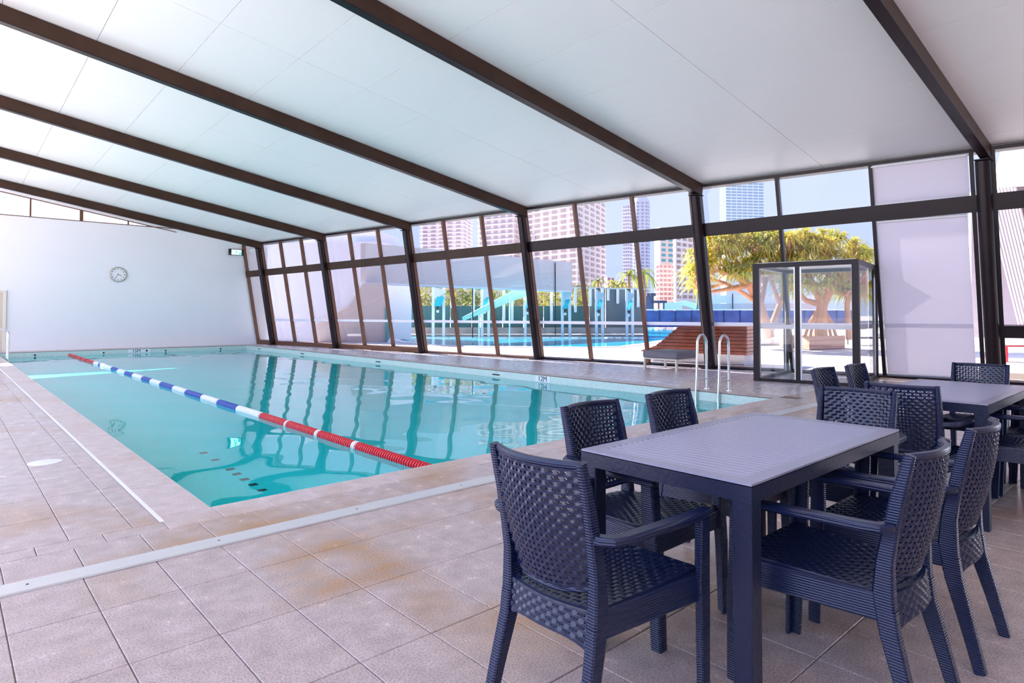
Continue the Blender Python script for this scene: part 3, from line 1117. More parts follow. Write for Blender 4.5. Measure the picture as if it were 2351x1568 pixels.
fs_ += [tuple(range(nv))[::-1], tuple(4 * nv + j for j in range(nv))]
cm.add([p for r_ in rings for p in r_], fs_)
cm.build('cushion', M_OT, ot, True)

# ------------------------------------------------------------------ woven resin armchair
def woven_panel(surf, nu, nv, hole=0.30, th=0.010, amp=0.0035, holes=True):
    """perforated basket weave on the surface surf(u, v), u and v in 0..1"""
    mb = MB()

    def nrm(u, v):
        e = 0.004
        a = surf(min(u + e, 1), v) - surf(max(u - e, 0), v)
        b = surf(u, min(v + e, 1)) - surf(u, max(v - e, 0))
        return a.cross(b).normalized()
    h = hole
    for j in range(nv):
        for i in range(nu):
            def cut(ci, cj):
                return holes and 0 < ci < nu and 0 < cj < nv
            pts, cutedges = [], []
            corners = [(0, 0), (1, 0), (1, 1), (0, 1)]
            for q, (a, b) in enumerate(corners):
                if cut(i + a, j + b):
                    pa, pb_ = corners[q - 1], corners[(q + 1) % 4]
                    pts.append((a + (pa[0] - a) * h, b + (pa[1] - b) * h))
                    pts.append((a + (pb_[0] - a) * h, b + (pb_[1] - b) * h))
                    cutedges.append(len(pts) - 2)
                else:
                    pts.append((a, b))
            over = (i + j) % 2
            n0 = nrm((i + .5) / nu, (j + .5) / nv)
            uv = [((i + a) / nu, (j + b) / nv) for a, b in pts]
            P = [surf(*q) for q in uv]
            c = surf((i + .5) / nu, (j + .5) / nv)
            k = len(P)
            front = [p + n0 * th / 2 for p in P] + [c + n0 * (th / 2 + (amp if over else -amp * 0.4))]
            back = [p - n0 * th / 2 for p in P] + [c - n0 * (th / 2 + (-amp * 0.4 if over else amp))]
            fs = [(q, (q + 1) % k, k) for q in range(k)]
            fs += [(k + 1 + (q + 1) % k, k + 1 + q, k + 1 + k) for q in range(k)]
            for q in cutedges:
                fs.append((q, q + k + 1, (q + 1) % k + k + 1, (q + 1) % k))
            if i == 0 or i == nu - 1 or j == 0 or j == nv - 1:
                for q in range(k):
                    a, b = pts[q], pts[(q + 1) % k]
                    if (a[0] == b[0] == 0 and i == 0) or (a[0] == b[0] == 1 and i == nu - 1) or (a[1] == b[1] == 0 and j == 0) or (a[1] == b[1] == 1 and j == nv - 1):
                        fs.append((q, q + k + 1, (q + 1) % k + k + 1, (q + 1) % k))
            mb.add(front + back, fs)
    return mb


def weave_mesh(mb, name, mat):
    me = bpy.data.meshes.new(name)
    me.from_pydata(mb.v, [], mb.f)
    bm = bmesh.new()
    bm.from_mesh(me)
    bmesh.ops.remove_doubles(bm, verts=bm.verts, dist=0.0004)
    bm.to_mesh(me)
    bm.free()
    me.materials.append(mat)
    me.shade_smooth()
    if hasattr(me, 'set_sharp_from_angle'):
        me.set_sharp_from_angle(angle=R(50))
    return me


def part_mesh(name, mesh, parent):
    o = bpy.data.objects.new(name, mesh)
    COL.objects.link(o)
    o.parent = parent
    return o


BACK_Y = -0.285        # y of the back's top edge centre-side corners (chair faces +y, origin under the seat)


def back_surf(u, v):
    """u across, v up from 0.50 to 0.85"""
    s_ = (u - 0.5) * 2
    half = 0.165 + 0.008 * v
    x = s_ * half
    z = 0.485 + 0.355 * v - 0.022 * (1 - v) * (1 - s_ * s_)
    y = -0.212 - 0.078 * v - 0.014 * math.sin(v * math.pi) - 0.045 * (1 - s_ * s_)
    return Vector((x, y, z))


def seat_surf(u, v):
    s_ = (u - 0.5) * 2
    half = 0.184 + 0.044 * v
    return Vector((s_ * half, -0.225 + 0.455 * v - 0.035 * (1 - s_ * s_) * (1 - v), 0.425 + 0.014 * v - 0.010 * math.sin(v * math.pi) * (1 - s_ * s_)))


def rear_apron(u, v):
    s_ = (u - 0.5) * 2
    return Vector((s_ * 0.172, -0.232 - 0.030 * (1 - s_ * s_) - 0.012 * (1 - v), 0.425 - (1 - v) * (0.085 + 0.035 * s_ ** 4)))


def make_chair():
    root = empty('armchair')
    part_mesh('backrest', weave_mesh(woven_panel(back_surf, 18, 21, amp=0.006), 'backrest', M_RATTANW), root)
    part_mesh('seat', weave_mesh(woven_panel(seat_surf, 20, 20, hole=0.27, amp=0.006), 'seat', M_RATTANW), root)
    part_mesh('rear_apron', weave_mesh(woven_panel(rear_apron, 16, 6, hole=0.14, amp=0.0055), 'rear_apron', M_RATTANW), root)
    # top rail following the curve of the back
    pts = [back_surf(k / 14, 1.0) + Vector((0, 0, 0.006)) for k in range(15)]
    MB().sweep(pts, [(0.022, 0.024)] * 15, (0, 0, 1), 0.006).build('top_rail', M_RATTAN, root, True, True)
    pts = [back_surf(k / 14, 0.0) + Vector((0, 0, -0.004)) for k in range(15)]
    MB().sweep(pts, [(0.018, 0.016)] * 15, (0, 0, 1), 0.005).build('lower_rail', M_RATTAN, root, True, True)
    for s_ in (-1, 1):
        # back post, continuous with the rear leg
        bp = [(s_ * 0.180, -0.232, 0.33), (s_ * 0.181, -0.222, 0.43), (s_ * 0.182, -0.226, 0.52), (s_ * 0.184, -0.243, 0.62), (s_ * 0.185, -0.263, 0.72), (s_ * 0.186, -0.284, 0.80), (s_ * 0.186, -0.298, 0.856)]
        MB().sweep(bp, [(0.040, 0.052), (0.040, 0.060), (0.034, 0.050), (0.030, 0.044), (0.028, 0.040), (0.026, 0.034), (0.024, 0.030)], (1, 0, 0), 0.006).build('back_post', M_RATTAN, root, True, True)
        MB().sweep([(s_ * 0.198, -0.318, 0.0), (s_ * 0.190, -0.278, 0.16), (s_ * 0.181, -0.238, 0.31), (s_ * 0.181, -0.229, 0.38)], [(0.036, 0.036), (0.038, 0.044), (0.0395, 0.054), (0.039, 0.055)], (1, 0, 0), 0.005).build('leg', M_RATTAN, root, True, True)
        # front leg rising to the arm, L-section
        fl = MB().sweep([(s_ * 0.243, 0.236, 0.0), (s_ * 0.247, 0.226, 0.30), (s_ * 0.251, 0.215, 0.42), (s_ * 0.258, 0.208, 0.618)], [(0.018, 0.042), (0.020, 0.052), (0.022, 0.058), (0.024, 0.050)], (1, 0, 0), 0.004)
        fl.sweep([(s_ * 0.228, 0.252, 0.0), (s_ * 0.232, 0.246, 0.30), (s_ * 0.236, 0.236, 0.42), (s_ * 0.242, 0.227, 0.618)], [(0.042, 0.016), (0.048, 0.018), (0.050, 0.018), (0.044, 0.018)], (1, 0, 0), 0.004)
        fl.build('leg', M_RATTAN, root, True, True)
        # arm: leaves the back post, bends outward, runs forward
        ar = [(s_ * 0.186, -0.246, 0.634), (s_ * 0.212, -0.242, 0.637), (s_ * 0.238, -0.224, 0.638), (s_ * 0.249, -0.185, 0.638), (s_ * 0.255, 0.0, 0.634), (s_ * 0.254, 0.16, 0.630), (s_ * 0.250, 0.240, 0.628)]
        up = (0, 0, 1)
        MB().sweep(ar, [(0.030, 0.034), (0.028, 0.040), (0.026, 0.044), (0.026, 0.046), (0.026, 0.050), (0.026, 0.050), (0.026, 0.046)], up, 0.007).build('arm', M_RATTAN, root, True, True)
        # side apron
        MB().sweep([(s_ * 0.184, -0.215, 0.385), (s_ * 0.240, 0.215, 0.392)], [(0.022, 0.085), (0.022, 0.085)], (1, 0, 0), 0.004).build('side_apron', M_RATTAN, root, True, True)
    MB().sweep([(-0.235, 0.226, 0.395), (0.235, 0.226, 0.395)], [(0.022, 0.080)] * 2, (0, 1, 0), 0.004).build('front_apron', M_RATTAN, root, True, True)
    return root


chair = make_chair()
# (x, y of the back's top edge, facing angle of +y, label)
chair_spots = [
    (-0.012, -3.080, -90, 'charcoal woven armchair at the left end of the front table, back to camera'),
    (0.930, -2.488, 180, 'charcoal woven armchair on the pool side of the front table, nearer its left end'),
    (1.580, -2.478, 180, 'charcoal woven armchair on the pool side of the front table, nearer the pool ladder'),
    (2.440, -3.128, 90, 'charcoal woven armchair at the far right end of the front table'),
    (0.972, -3.846, 0, 'charcoal woven armchair on the camera side of the front table, left of two'),
    (1.605, -3.862, 0, 'charcoal woven armchair on the camera side of the front table, right of two'),
    (2.895, -3.210, -90, 'charcoal woven armchair at the left end of the rear table, back to back with another'),
    (3.718, -2.436, 180, 'charcoal woven armchair on the pool side of the rear table, left of two'),
    (4.285, -2.470, 180, 'charcoal woven armchair on the pool side of the rear table, right of two'),
    (5.145, -3.150, 90, 'charcoal woven armchair at the far end of the rear table, before the black column'),
    (3.840, -3.965, 0, 'charcoal woven armchair on the camera side of the rear table, cut by the right edge'),
    (4.415, -3.975, 0, 'charcoal woven armchair on the camera side of the rear table, farther of two'),
]
for k, (x, y, a, lab) in enumerate(chair_spots):
    c = chair if k == 0 else copy_tree(chair)
    rz = R(a)
    f = Vector((-math.sin(rz), math.cos(rz), 0))
    p = Vector((x, y, 0)) + f * 0.298
    c.location = p
    c.rotation_euler = (0, 0, rz)
    tag(c, lab, 'chair', 'woven armchairs around the two tables')


# ------------------------------------------------------------------ slatted tables
def make_table(cx, cyy, lx, ly, label):
    t = empty('dining_table', (cx, cyy, 0))
    tag(t, label, 'table', 'slatted resin dining tables')
    ht = 0.745
    ap = 0.062
    hx, hy = lx / 2, ly / 2
    # apron
    for a, b in (((-hx, -hy, ht - ap), (hx, -hy + 0.02, ht - 0.008)), ((-hx, hy - 0.02, ht - ap), (hx, hy, ht - 0.008)),
                 ((-hx, -hy + 0.02, ht - ap), (-hx + 0.02, hy - 0.02, ht - 0.008)), ((hx - 0.02, -hy + 0.02, ht - ap), (hx, hy - 0.02, ht - 0.008))):
        MB().box2(a, b).build('apron', M_RESIN, t, False, True)
    # woven border, four strips
    bw = 0.058

    def strip_surf(p0, p1, w):
        p0, p1, w = Vector(p0), Vector(p1), Vector(w)
        return lambda u, v: p0 + (p1 - p0) * u + w * v
    for p0, p1, w, n in (((-hx, -hy, ht - 0.006), (hx, -hy, ht - 0.006), (0, bw, 0), int(lx / 0.022)), ((-hx, hy - bw, ht - 0.006), (hx, hy - bw, ht - 0.006), (0, bw, 0), int(lx / 0.022)),
                         ((-hx, -hy + bw, ht - 0.006), (-hx, hy - bw, ht - 0.006), (bw, 0, 0), int(ly / 0.022)), ((hx - bw, -hy + bw, ht - 0.006), (hx - bw, hy - bw, ht - 0.006), (bw, 0, 0), int(ly / 0.022))):
        wm = woven_panel(strip_surf(p0, p1, w), n, 3, holes=False, th=0.010, amp=0.0022)
        me = weave_mesh(wm, 'woven_border', M_SLAT)
        part_mesh('woven_border', me, t)
    # slats
    ns = int((lx - 2 * bw) / 0.0365)
    step = (lx - 2 * bw) / ns
    sl = MB().sweep([(0, -hy + bw, 0), (0, hy - bw, 0)], [(step - 0.009, 0.010)] * 2, (1, 0, 0), 0.004).mesh('slat', M_SLAT)
    for k in range(ns):
        place('slat', sl, t, (-hx + bw + step * (k + 0.5), 0, ht - 0.006))
    MB().box2((-hx + 0.02, -hy + 0.02, ht - 0.022), (hx - 0.02, hy - 0.02, ht - 0.014)).build('under_board', M_RESIN, t, False, True)
    for sx in (-1, 1):
        for sy in (-1, 1):
            MB().bar((sx * (hx - 0.036), sy * (hy - 0.036), 0), (sx * (hx - 0.036), sy * (hy - 0.036), ht - 0.014), 0.066, 0.066, (1, 0, 0), chamfer=0.004).build('leg', M_RESIN, t, True, True)
    return t


make_table(1.225, -3.135, 1.39, 0.70, 'charcoal slatted dining table in the foreground with six armchairs')
make_table(3.90, -3.21, 1.39, 0.72, 'charcoal slatted dining table behind the front one, at the right edge')

# ------------------------------------------------------------------ outdoors: ground and outdoor pool
F0 = Vector((math.sin(YAW), math.cos(YAW), 0))
M_PAVE = principled('outdoor_paving', (0.80, 0.75, 0.76), 0.6, noise=(0.4, 0.12))
M_CONC = principled('pale_render', (0.80, 0.77, 0.82), 0.7, noise=(0.3, 0.06))
near_edge = [(892, 776), (930, 787), (1000, 793), (1100, 796), (1250, 797), (1350, 798), (1430, 796), (1480, 790), (1520, 783), (1580, 775), (1640, 768), (1700, 757)]
ne = [at_z(u, v, 0) for u, v in near_edge]
deck = [Vector((gx(40) + 0.12, 40, 0)), Vector((gx(23.3) + 0.12, 23.3, 0)), Vector((gx(-9) + 0.12, -9, 0)), Vector((95, -60, 0)), Vector((95, 20, 0)), at_z(1760, 748, 0)]
deck += ne[::-1] + [at_z(870, 772, 0), at_z(700, 770, 0)]
dk = MB().prism([p + Vector((0, 0, -0.16)) for p in deck], (0, 0, 0.15)).build('outdoor_paving', M_PAVE)
tag(dk, 'pale sunlit paving outside the glass wall', 'paving', kind='structure')
pc = MB()
for a, b in zip(ne[:-1], ne[1:]):
    d = (b - a).normalized()
    pc.bar(a - d * 0.01, b + d * 0.01, 0.35, 0.05, d.cross(Zv))
tag(pc.build('outdoor_coping', principled('white_coping', (0.85, 0.84, 0.86), 0.5)), 'white curved coping along the near edge of the outdoor pool', 'coping', kind='structure')
far_l, far_r = at_depth(870, 721, 41.0), at_depth(1480, 721, 41.0)
wpoly = [at_z(860, 771, -0.13), at_z(900, 812, -0.13), at_z(1480, 812, -0.13), at_z(1720, 775, -0.13), at_z(1800, 748, -0.13), at_z(1740, 744.5, -0.13), at_z(1478, 744.5, -0.13), Vector((far_r.x, far_r.y, -0.13)), Vector((far_l.x, far_l.y, -0.13))]
m_ow = principled('outdoor_water', (0.01, 0.50, 0.72), 0.08, 0, 0.2, bump=(2.5, 0.15))
ow = MB().add(wpoly, [tuple(range(len(wpoly)))]).build('outdoor_pool_water', m_ow)
tag(ow, 'bright cyan water of the curved outdoor pool', 'water', kind='stuff')
farg = [Vector((far_l.x, far_l.y, -0.5)), Vector((far_r.x, far_r.y, -0.5)), at_z(1478, 744.5, -0.5), at_z(1740, 744.5, -0.5), at_z(2100, 740, -0.5), at_depth(2500, 721, 420), at_depth(1200, 721, 700), at_depth(300, 721, 420), at_depth(600, 721, 60)]
for p in farg:
    p.z = -0.5
fg = MB().prism(farg, (0, 0, 0.45)).build('far_ground', principled('far_ground', (0.55, 0.52, 0.50), 0.9))
tag(fg, 'ground beyond the outdoor pool', 'ground', kind='structure')
gl_ = MB().box2((-300, -300, -0.6), (XL - 0.05, 300, -0.32)).build('side_ground', principled('side_paving', (0.38, 0.35, 0.34), 0.8))
tag(gl_, 'paved ground beside the open left side of the hall', 'ground', kind='structure')
gb_ = MB().box2((XL - 0.05, -300, -0.6), (95, YB - 0.05, -0.32)).build('rear_ground', M_PAVE)
tag(gb_, 'paved ground behind the hall', 'ground', kind='structure')

# ------------------------------------------------------------------ annex building, fascia, ramp wall
M_ANNEX = principled('annex_render', (0.74, 0.71, 0.77), 0.75, noise=(0.15, 0.06))
M_ANNEX2 = principled('annex_grey', (0.66, 0.56, 0.56), 0.75, noise=(0.2, 0.1))


def zat(v, d):
    return at_depth(CX, v, d).z


def wall_px(u0, d0, u1, d1, z0, z1, th):
    a, b = at_depth(u0, 700, d0), at_depth(u1, 700, d1)
    a.z = b.z = z0
    t = (b - a).normalized()
    n = Vector((-t.y, t.x, 0))
    if n.dot(F0) < 0:
        n = -n
    return MB().prism([a, b, b + Vector((0, 0, z1 - z0)), a + Vector((0, 0, z1 - z0))], n * th)


ann = empty('annex_building', at_depth(700, 721, 33))
ann.location.z = 0
tag(ann, 'pale blank-walled annex building beyond the far glazed bays', 'building')
wall_px(470, 34.5, 868, 32.6, -0.1, zat(553, 32.6), 5).build('main_block', M_ANNEX, ann)
wall_px(869, 33.2, 945, 35.2, -0.1, zat(568, 34), 3.5).build('side_block', M_CONC, ann)
wall_px(690, 36.5, 868, 35.5, zat(553, 32.6), zat(553, 32.6) + 0.9, 3).build('roof_parapet', M_CONC, ann)
wall_px(806, 33.6, 867, 33.3, zat(553, 32.6), zat(541, 33.3), 0.4).build('plant_screen', principled('screen_blue', (0.55, 0.62, 0.80), 0.5), ann)
fas = empty('canopy_fascia', at_depth(1000, 721, 33))
fas.location.z = 2.7
tag(fas, 'long grey canopy fascia above the outdoor pool fence', 'canopy')
wall_px(838, 29.4, 1314, 40.3, 2.78, 4.62, 0.4).build('fascia_board', M_ANNEX2, fas)
wall_px(838, 29.38, 1314, 40.28, 2.70, 2.78, 0.5).build('fascia_edge', M_CONC, fas)
for u, d in ((1085, 34.4), (1275, 39.0)):
    a = at_depth(u, 721, d)
    MB().tube([(a.x, a.y, 0), (a.x, a.y, 4.5)], 0.03, 8).build('support_post', M_STEEL, fas)
rw = empty('ramp_wall', at_depth(800, 721, 29))
rw.location.z = 0
tag(rw, 'grey sloping ramp wall in front of the annex', 'ramp')
pts = [(728, 742), (800, 705), (833, 651), (884, 651), (884, 789), (728, 789)]
MB().prism([at_depth(u, v, 28.9) for u, v in pts], F0 * 0.5).build('ramp_panel', M_ANNEX2, rw)
MB().prism([at_depth(u, v, 28.85) for u, v in [(728, 742), (800, 705), (833, 651), (833, 646), (797, 699), (728, 736)]], F0 * 0.6).build('ramp_cap', M_CONC, rw)
MB().prism([at_depth(u, v, 28.8) for u, v in [(884, 705), (892, 705), (892, 775), (884, 789)]], F0 * 0.4).build('ramp_end', principled('teal_panel', (0.10, 0.33, 0.36), 0.4), rw)
MB().bar(at_depth(798, 769, 28), at_depth(838, 769, 28), 0.10, 0.06, Zv).build('hand_bar', M_WHITE, rw)

# ------------------------------------------------------------------ pool fence with fins and slide frames
D = 41.3
fence = empty('pool_fence', at_depth(1180, 721, D))
fence.location.z = 0
tag(fence, 'tall teal and smoked glass fence with white fins beyond the outdoor pool', 'fence')
M_FTEAL = principled('fence_teal', (0.05, 0.15, 0.155), 0.35, noise=(0.5, 0.3))
M_FGREY = principled('fence_grey', (0.13, 0.165, 0.19), 0.3, noise=(0.5, 0.2))
M_FGLASS = glass_mat('fence_glass', (0.80, 0.82, 0.74))
edges = [888, 905, 935, 992, 1034, 1084, 1103, 1154, 1202, 1248, 1290, 1353, 1390, 1437, 1480]
for a, b in zip(edges[:-1], edges[1:]):
    low = 702 if a < 1350 else 662
    p = [at_depth(a + 1, 757, D), at_depth(b - 1, 757, D), at_depth(b - 1, low, D), at_depth(a + 1, low, D)]
    MB().prism(p, F0 * 0.06).build('fence_panel', M_FTEAL if a < 1350 else M_FGREY, fence)
    if low == 702:
        p = [at_depth(a + 1, 701, D), at_depth(b - 1, 701, D), at_depth(b - 1, 655, D), at_depth(a + 1, 655, D)]
        MB().prism(p, F0 * 0.03).build('glass_panel', M_FGLASS, fence)
for u, v0, v1 in ((908, 646, 717), (932, 646, 708), (1037, 650, 707), (1087, 650, 725), (1157, 655, 738), (1176, 655, 738), (1266, 658, 738), (1321, 660, 717), (1355, 663, 703), (1396, 664, 690), (1418, 664, 697), (1465, 664, 705)):
    a, b = at_depth(u, v0, D - 0.15), at_depth(u, v1, D - 0.15)
    MB().bar(a, b, 0.18, 0.10, _right).build('white_fin', M_WHITE, fence)
MB().bar(at_depth(888, 651, D), at_depth(1480, 664, D), 0.10, 0.06, Zv).build('top_rail', principled('fence_rail', (0.55, 0.62, 0.60), 0.4), fence)
pw_ = [at_depth(886, 766, D - 0.5), at_depth(1480, 766, D - 0.5), at_depth(1480, 752, D - 0.5), at_depth(886, 752, D - 0.5)]
tw = MB().prism(pw_, F0 * 0.45).build('terrace_wall', principled('pink_stone', (0.62, 0.46, 0.40), 0.7, noise=(1.2, 0.35)))
tag(tw, 'low pinkish stone wall along the far side of the outdoor pool', 'wall', kind='structure')

frame_proto = None
frame_lab = ['leftmost white slide frame with cyan chute by the outdoor pool', 'second white slide frame with cyan chute from the left', 'third white slide frame with cyan chute, near a dark column',
             'white slide frame with cyan chute in the ottoman bay, left of three', 'white slide frame with cyan chute in the ottoman bay, middle of three', 'rightmost white slide frame with cyan chute by the outdoor pool']
M_CYAN = principled('cyan_chute', (0.01, 0.55, 0.66), 0.3)
M_FROST = principled('frosted_head', (0.62, 0.68, 0.74), 0.3)
for k, (ul, ur) in enumerate(((995, 1019), (1107, 1122), (1205, 1249), (1291, 1308), (1369, 1383), (1439, 1452))):
    if k == 2:
        ul, ur = 1206, 1222
    dd = D - 0.9
    base = at_depth(ul, 721, dd)
    base.z = -0.12
    fr = empty('chute_stand', base)
    tag(fr, frame_lab[k], 'chute stand', 'white slide frames by the outdoor pool')
    for u in (ul, ur):
        a = at_depth(u, 655 + (u - 1000) * 0.02, dd)
        MB().bar((a.x, a.y, -0.12), a, 0.17, 0.12, _right).build('post', M_WHITE, fr)
    w = (ur - ul)
    v0 = 655 + (ul - 1000) * 0.02
    hd = [at_depth(ul + 1, v0 + 4, dd), at_depth(ur + 4, v0 + 12, dd - 0.5), at_depth(ur + 4, v0 + 17, dd - 0.5), at_depth(ul + 6, v0 + 30, dd - 0.2), at_depth(ul + 2, v0 + 32, dd)]
    MB().prism(hd, F0 * 0.35).build('angled_head', M_FROST, fr)
    ch = [at_depth(ul + 8, v0 + 26, dd - 0.25), at_depth(ur + 1, v0 + 26, dd - 0.35), at_depth(ur - 6, v0 + 48, dd - 0.7), at_depth(ul + 1, v0 + 48, dd - 0.6)]
    MB().prism(ch, F0 * 0.10).build('cyan_chute', M_CYAN, fr)
    MB().bar(at_depth(ul + 1, v0 + 1, dd - 0.1), at_depth(ul + 8, v0 + 1, dd - 0.1), 0.09, 0.1, Zv).build('black_cap', M_BLACK, fr)
    for q, v in enumerate((52, 60)):
        c = at_depth((ul + ur) / 2 - 2, v0 + v, dd - 0.25)
        MB().lathe([(-0.05, 0.09), (0.05, 0.09)], c, -F0, 10).build('lamp_disc', M_WHITE if q else M_BLACK, fr)

sl_ = empty('slide_rail', at_depth(1070, 733, 39.5))
tag(sl_, 'pale green diagonal slide flume beyond the outdoor pool', 'slide')
MB().bar(at_depth(1062, 733, 38.3), at_depth(1214, 662, 38.7), 0.22, 0.10, Zv, 0.75, 0.20).build('flume', principled('pale_green', (0.42, 0.72, 0.58), 0.4), sl_)
MB().tube([at_depth(1062, 729, 38.2), at_depth(1214, 652, 38.6)], 0.03, 8).build('flume_edge', principled('pale_green_edge', (0.62, 0.85, 0.75), 0.4), sl_)
for u, v in ((1100, 716), (1170, 684)):
    a = at_depth(u, v, 38.5)
    MB().tube([(a.x, a.y, -0.1), a], 0.05, 8).build('flume_support', M_WHITE, sl_)

# blue court wall
blue = empty('court_wall', at_depth(1650, 721, 62))
blue.location.z = -0.05
tag(blue, 'low deep-blue panelled wall beyond the outdoor pool', 'wall panel')
mb1 = principled('blue_panel', (0.012, 0.028, 0.22), 0.35, noise=(1.0, 0.5), color2=(0.06, 0.12, 0.42))
us = [1478 + 37 * k for k in range(14)]
for a, b in zip(us[:-1], us[1:]):
    p = [at_depth(a + 1, 751, 62), at_depth(b - 1, 751, 62), at_depth(b - 1, 713, 62), at_depth(a + 1, 713, 62)]
    MB().prism(p, F0 * 0.12).build('blue_panel', mb1, blue)
    MB().bar(at_depth(b, 751, 61.9), at_depth(b, 712, 61.9), 0.08, 0.08, _right).build('post', principled('navy_post', (0.01, 0.02, 0.12), 0.4), blue)
MB().bar(at_depth(1478, 711, 62), at_depth(1960, 711, 62), 0.10, 0.14, Zv).build('cap_rail', M_WHITE, blue)
gw = empty('court_backstop', at_depth(1690, 721, 70))
gw.location.z = 0
tag(gw, 'pale grey backstop with thin dark poles behind the blue wall', 'fence')
for a, b in ((1600, 1680), (1682, 1735), (1737, 1800), (1802, 1900)):
    MB().prism([at_depth(a, 713, 70), at_depth(b, 713, 70), at_depth(b, 697, 70), at_depth(a, 697, 70)], F0 * 0.1).build('lower_panel', M_ANNEX2, gw)
    MB().prism([at_depth(a, 696, 70), at_depth(b, 696, 70), at_depth(b, 678, 70), at_depth(a, 678, 70)], F0 * 0.1).build('upper_panel', M_CONC, gw)
    MB().tube([at_depth(a, 715, 69.8), at_depth(a, 674, 69.8)], 0.06, 6).build('pole', M_BLACK, gw)
pg = empty('pergola', at_depth(1500, 721, 66))
pg.location.z = 0
tag(pg, 'dark pergola frame left of the white sails behind the blue wall', 'pergola')
for u in (1483, 1499, 1512, 1524):
    MB().bar(at_depth(u, 750.5, 66), at_depth(u, 678 if u < 1500 else 694, 66), 0.12, 0.12, _right).build('post', principled('pergola_dark', (0.05, 0.05, 0.10), 0.5), pg)
MB().bar(at_depth(1481, 677, 66), at_depth(1501, 677, 66), 0.3, 2.0, Zv).build('roof_slab', MATS['pergola_dark'], pg)
MB().bar(at_depth(1499, 693, 66), at_depth(1526, 693, 66), 0.25, 2.0, Zv).build('roof_slab', MATS['pergola_dark'], pg)
MB().prism([at_depth(1484, 711, 66.5), at_depth(1499, 711, 66.5), at_depth(1499, 680, 66.5), at_depth(1484, 680, 66.5)], F0 * 0.1).build('screen', principled('pergola_blue', (0.16, 0.18, 0.36), 0.5), pg)
for k, (pp, lab) in enumerate((([(1520, 711), (1566, 711), (1566, 694), (1520, 694)], 'boxy white shade sail behind the blue wall, left of two'), ([(1552, 694), (1606, 712), (1606, 698), (1575, 690)], 'pointed white shade sail behind the blue wall, right of two'))):
    dsail = 72 + 5 * k
    q = at_depth(pp[0][0] + 8, 721, dsail)
    ss_ = empty('shade_sail', (q.x, q.y, -0.05))
    tag(ss_, lab, 'sail')
    MB().prism([at_depth(u, v, dsail) for u, v in pp], F0 * 0.6).build('canvas', M_CONC, ss_)
    for u in (pp[0][0] + 8, pp[1][0] - 6):
        a = at_depth(u, 700 if u < 1570 else 706, dsail + 0.3)
        MB().tube([(a.x, a.y, -0.05), a], 0.06, 6).build('pole', M_STEEL, ss_)

# ------------------------------------------------------------------ towers
def tower(label, uL, uC, uR, dC, dL, dR, vtop, floor_px, colsL, colsR, m_wall, m_win, m_slab, cat='building', vbase=735, slab_out=0.02, win_frac=0.55, name='apartment_tower', vwin_base=690):
    pl, pc_, pr_ = at_depth(uL, 721, dL), at_depth(uC, 721, dC), at_depth(uR, 721, dR)
    for p in (pl, pc_, pr_):
        p.z = 0
    z0, z1 = zat(vbase, dC), zat(vtop, dC)
    t = empty(name, (pc_.x, pc_.y, z0))
    tag(t, label, cat, 'towers on the skyline')
    p4 = pl + pr_ - pc_
    plan = [pl, pc_, pr_, p4]
    MB().prism([p + Vector((0, 0, z0)) for p in plan], (0, 0, z1 - z0)).build('tower_body', m_wall, t)
    fh = floor_px * dC / FPX
    nf = int((z1 - zat(vwin_base, dC)) / fh)
    cen = (pl + pr_) / 2
    slab = MB().prism([cen + (p - cen) * (1 + slab_out) - t.location for p in plan], (0, 0, 1)).mesh('floor_slab', m_slab)
    for v in slab.vertices:
        v.co.z = 0 if v.co.z < 0.5 - z0 else fh * 0.18
    win = unit_box('window', m_win)
    for k in range(nf):
        zz = z1 - fh * (k + 1)
        if slab_out > 0:
            place('floor_slab', slab, t, (0, 0, zz - z0))
        for (a, b, nc) in ((pl, pc_, colsL), (pc_, pr_, colsR)):
            d = b - a
            L = d.length
            if nc == 0:
                continue
            ang = math.atan2(d.y, d.x)
            for c in range(nc):
                q = a + d * ((c + 0.5) / nc)
                place('window', win, t, (q.x - t.location.x, q.y - t.location.y, zz + fh * 0.58 - z0), (L / nc * win_frac, fh * 0.16, fh * 0.52), (0, 0, ang))
    return t


M_T1 = principled('beige_tower', (0.78, 0.68, 0.66), 0.7)
M_T1W = principled('mauve_window', (0.38, 0.28, 0.30), 0.3)
M_T1S = principled('pale_slab', (0.86, 0.80, 0.80), 0.7)
tower('wide beige apartment tower with grid windows behind the grey fascia', 1206, 1326, 1391, 300, 330, 345, 430, 13.6, 6, 5, M_T1, M_T1W, M_T1S, slab_out=0.012, vwin_base=668)
tower('pink-beige balcony tower seen left of the third column', 1098, 1180, 1214, 340, 352, 372, 440, 12.0, 5, 2, principled('pink_tower', (0.80, 0.68, 0.70), 0.7), principled('pink_window', (0.45, 0.34, 0.40), 0.3), principled('white_slab', (0.90, 0.86, 0.88), 0.6), slab_out=0.05, vwin_base=640)
tower('distant pink balcony tower above the annex side block', 966, 1062, 1082, 460, 470, 490, 470, 9.0, 5, 2, MATS['pink_tower'], MATS['pink_window'], MATS['white_slab'], slab_out=0.06, vwin_base=610)
M_T2 = principled('blue_grey_tower', (0.62, 0.64, 0.78), 0.5)
M_T2W = principled('slate_window', (0.26, 0.29, 0.42), 0.25)
t2 = tower('slender balcony tower left of the round-topped one', 1431, 1446, 1453, 520, 524, 527, 470, 8.0, 3, 2, principled('lilac_tower', (0.74, 0.70, 0.78), 0.6), M_T2W, MATS['white_slab'], slab_out=0.10, vwin_base=665)
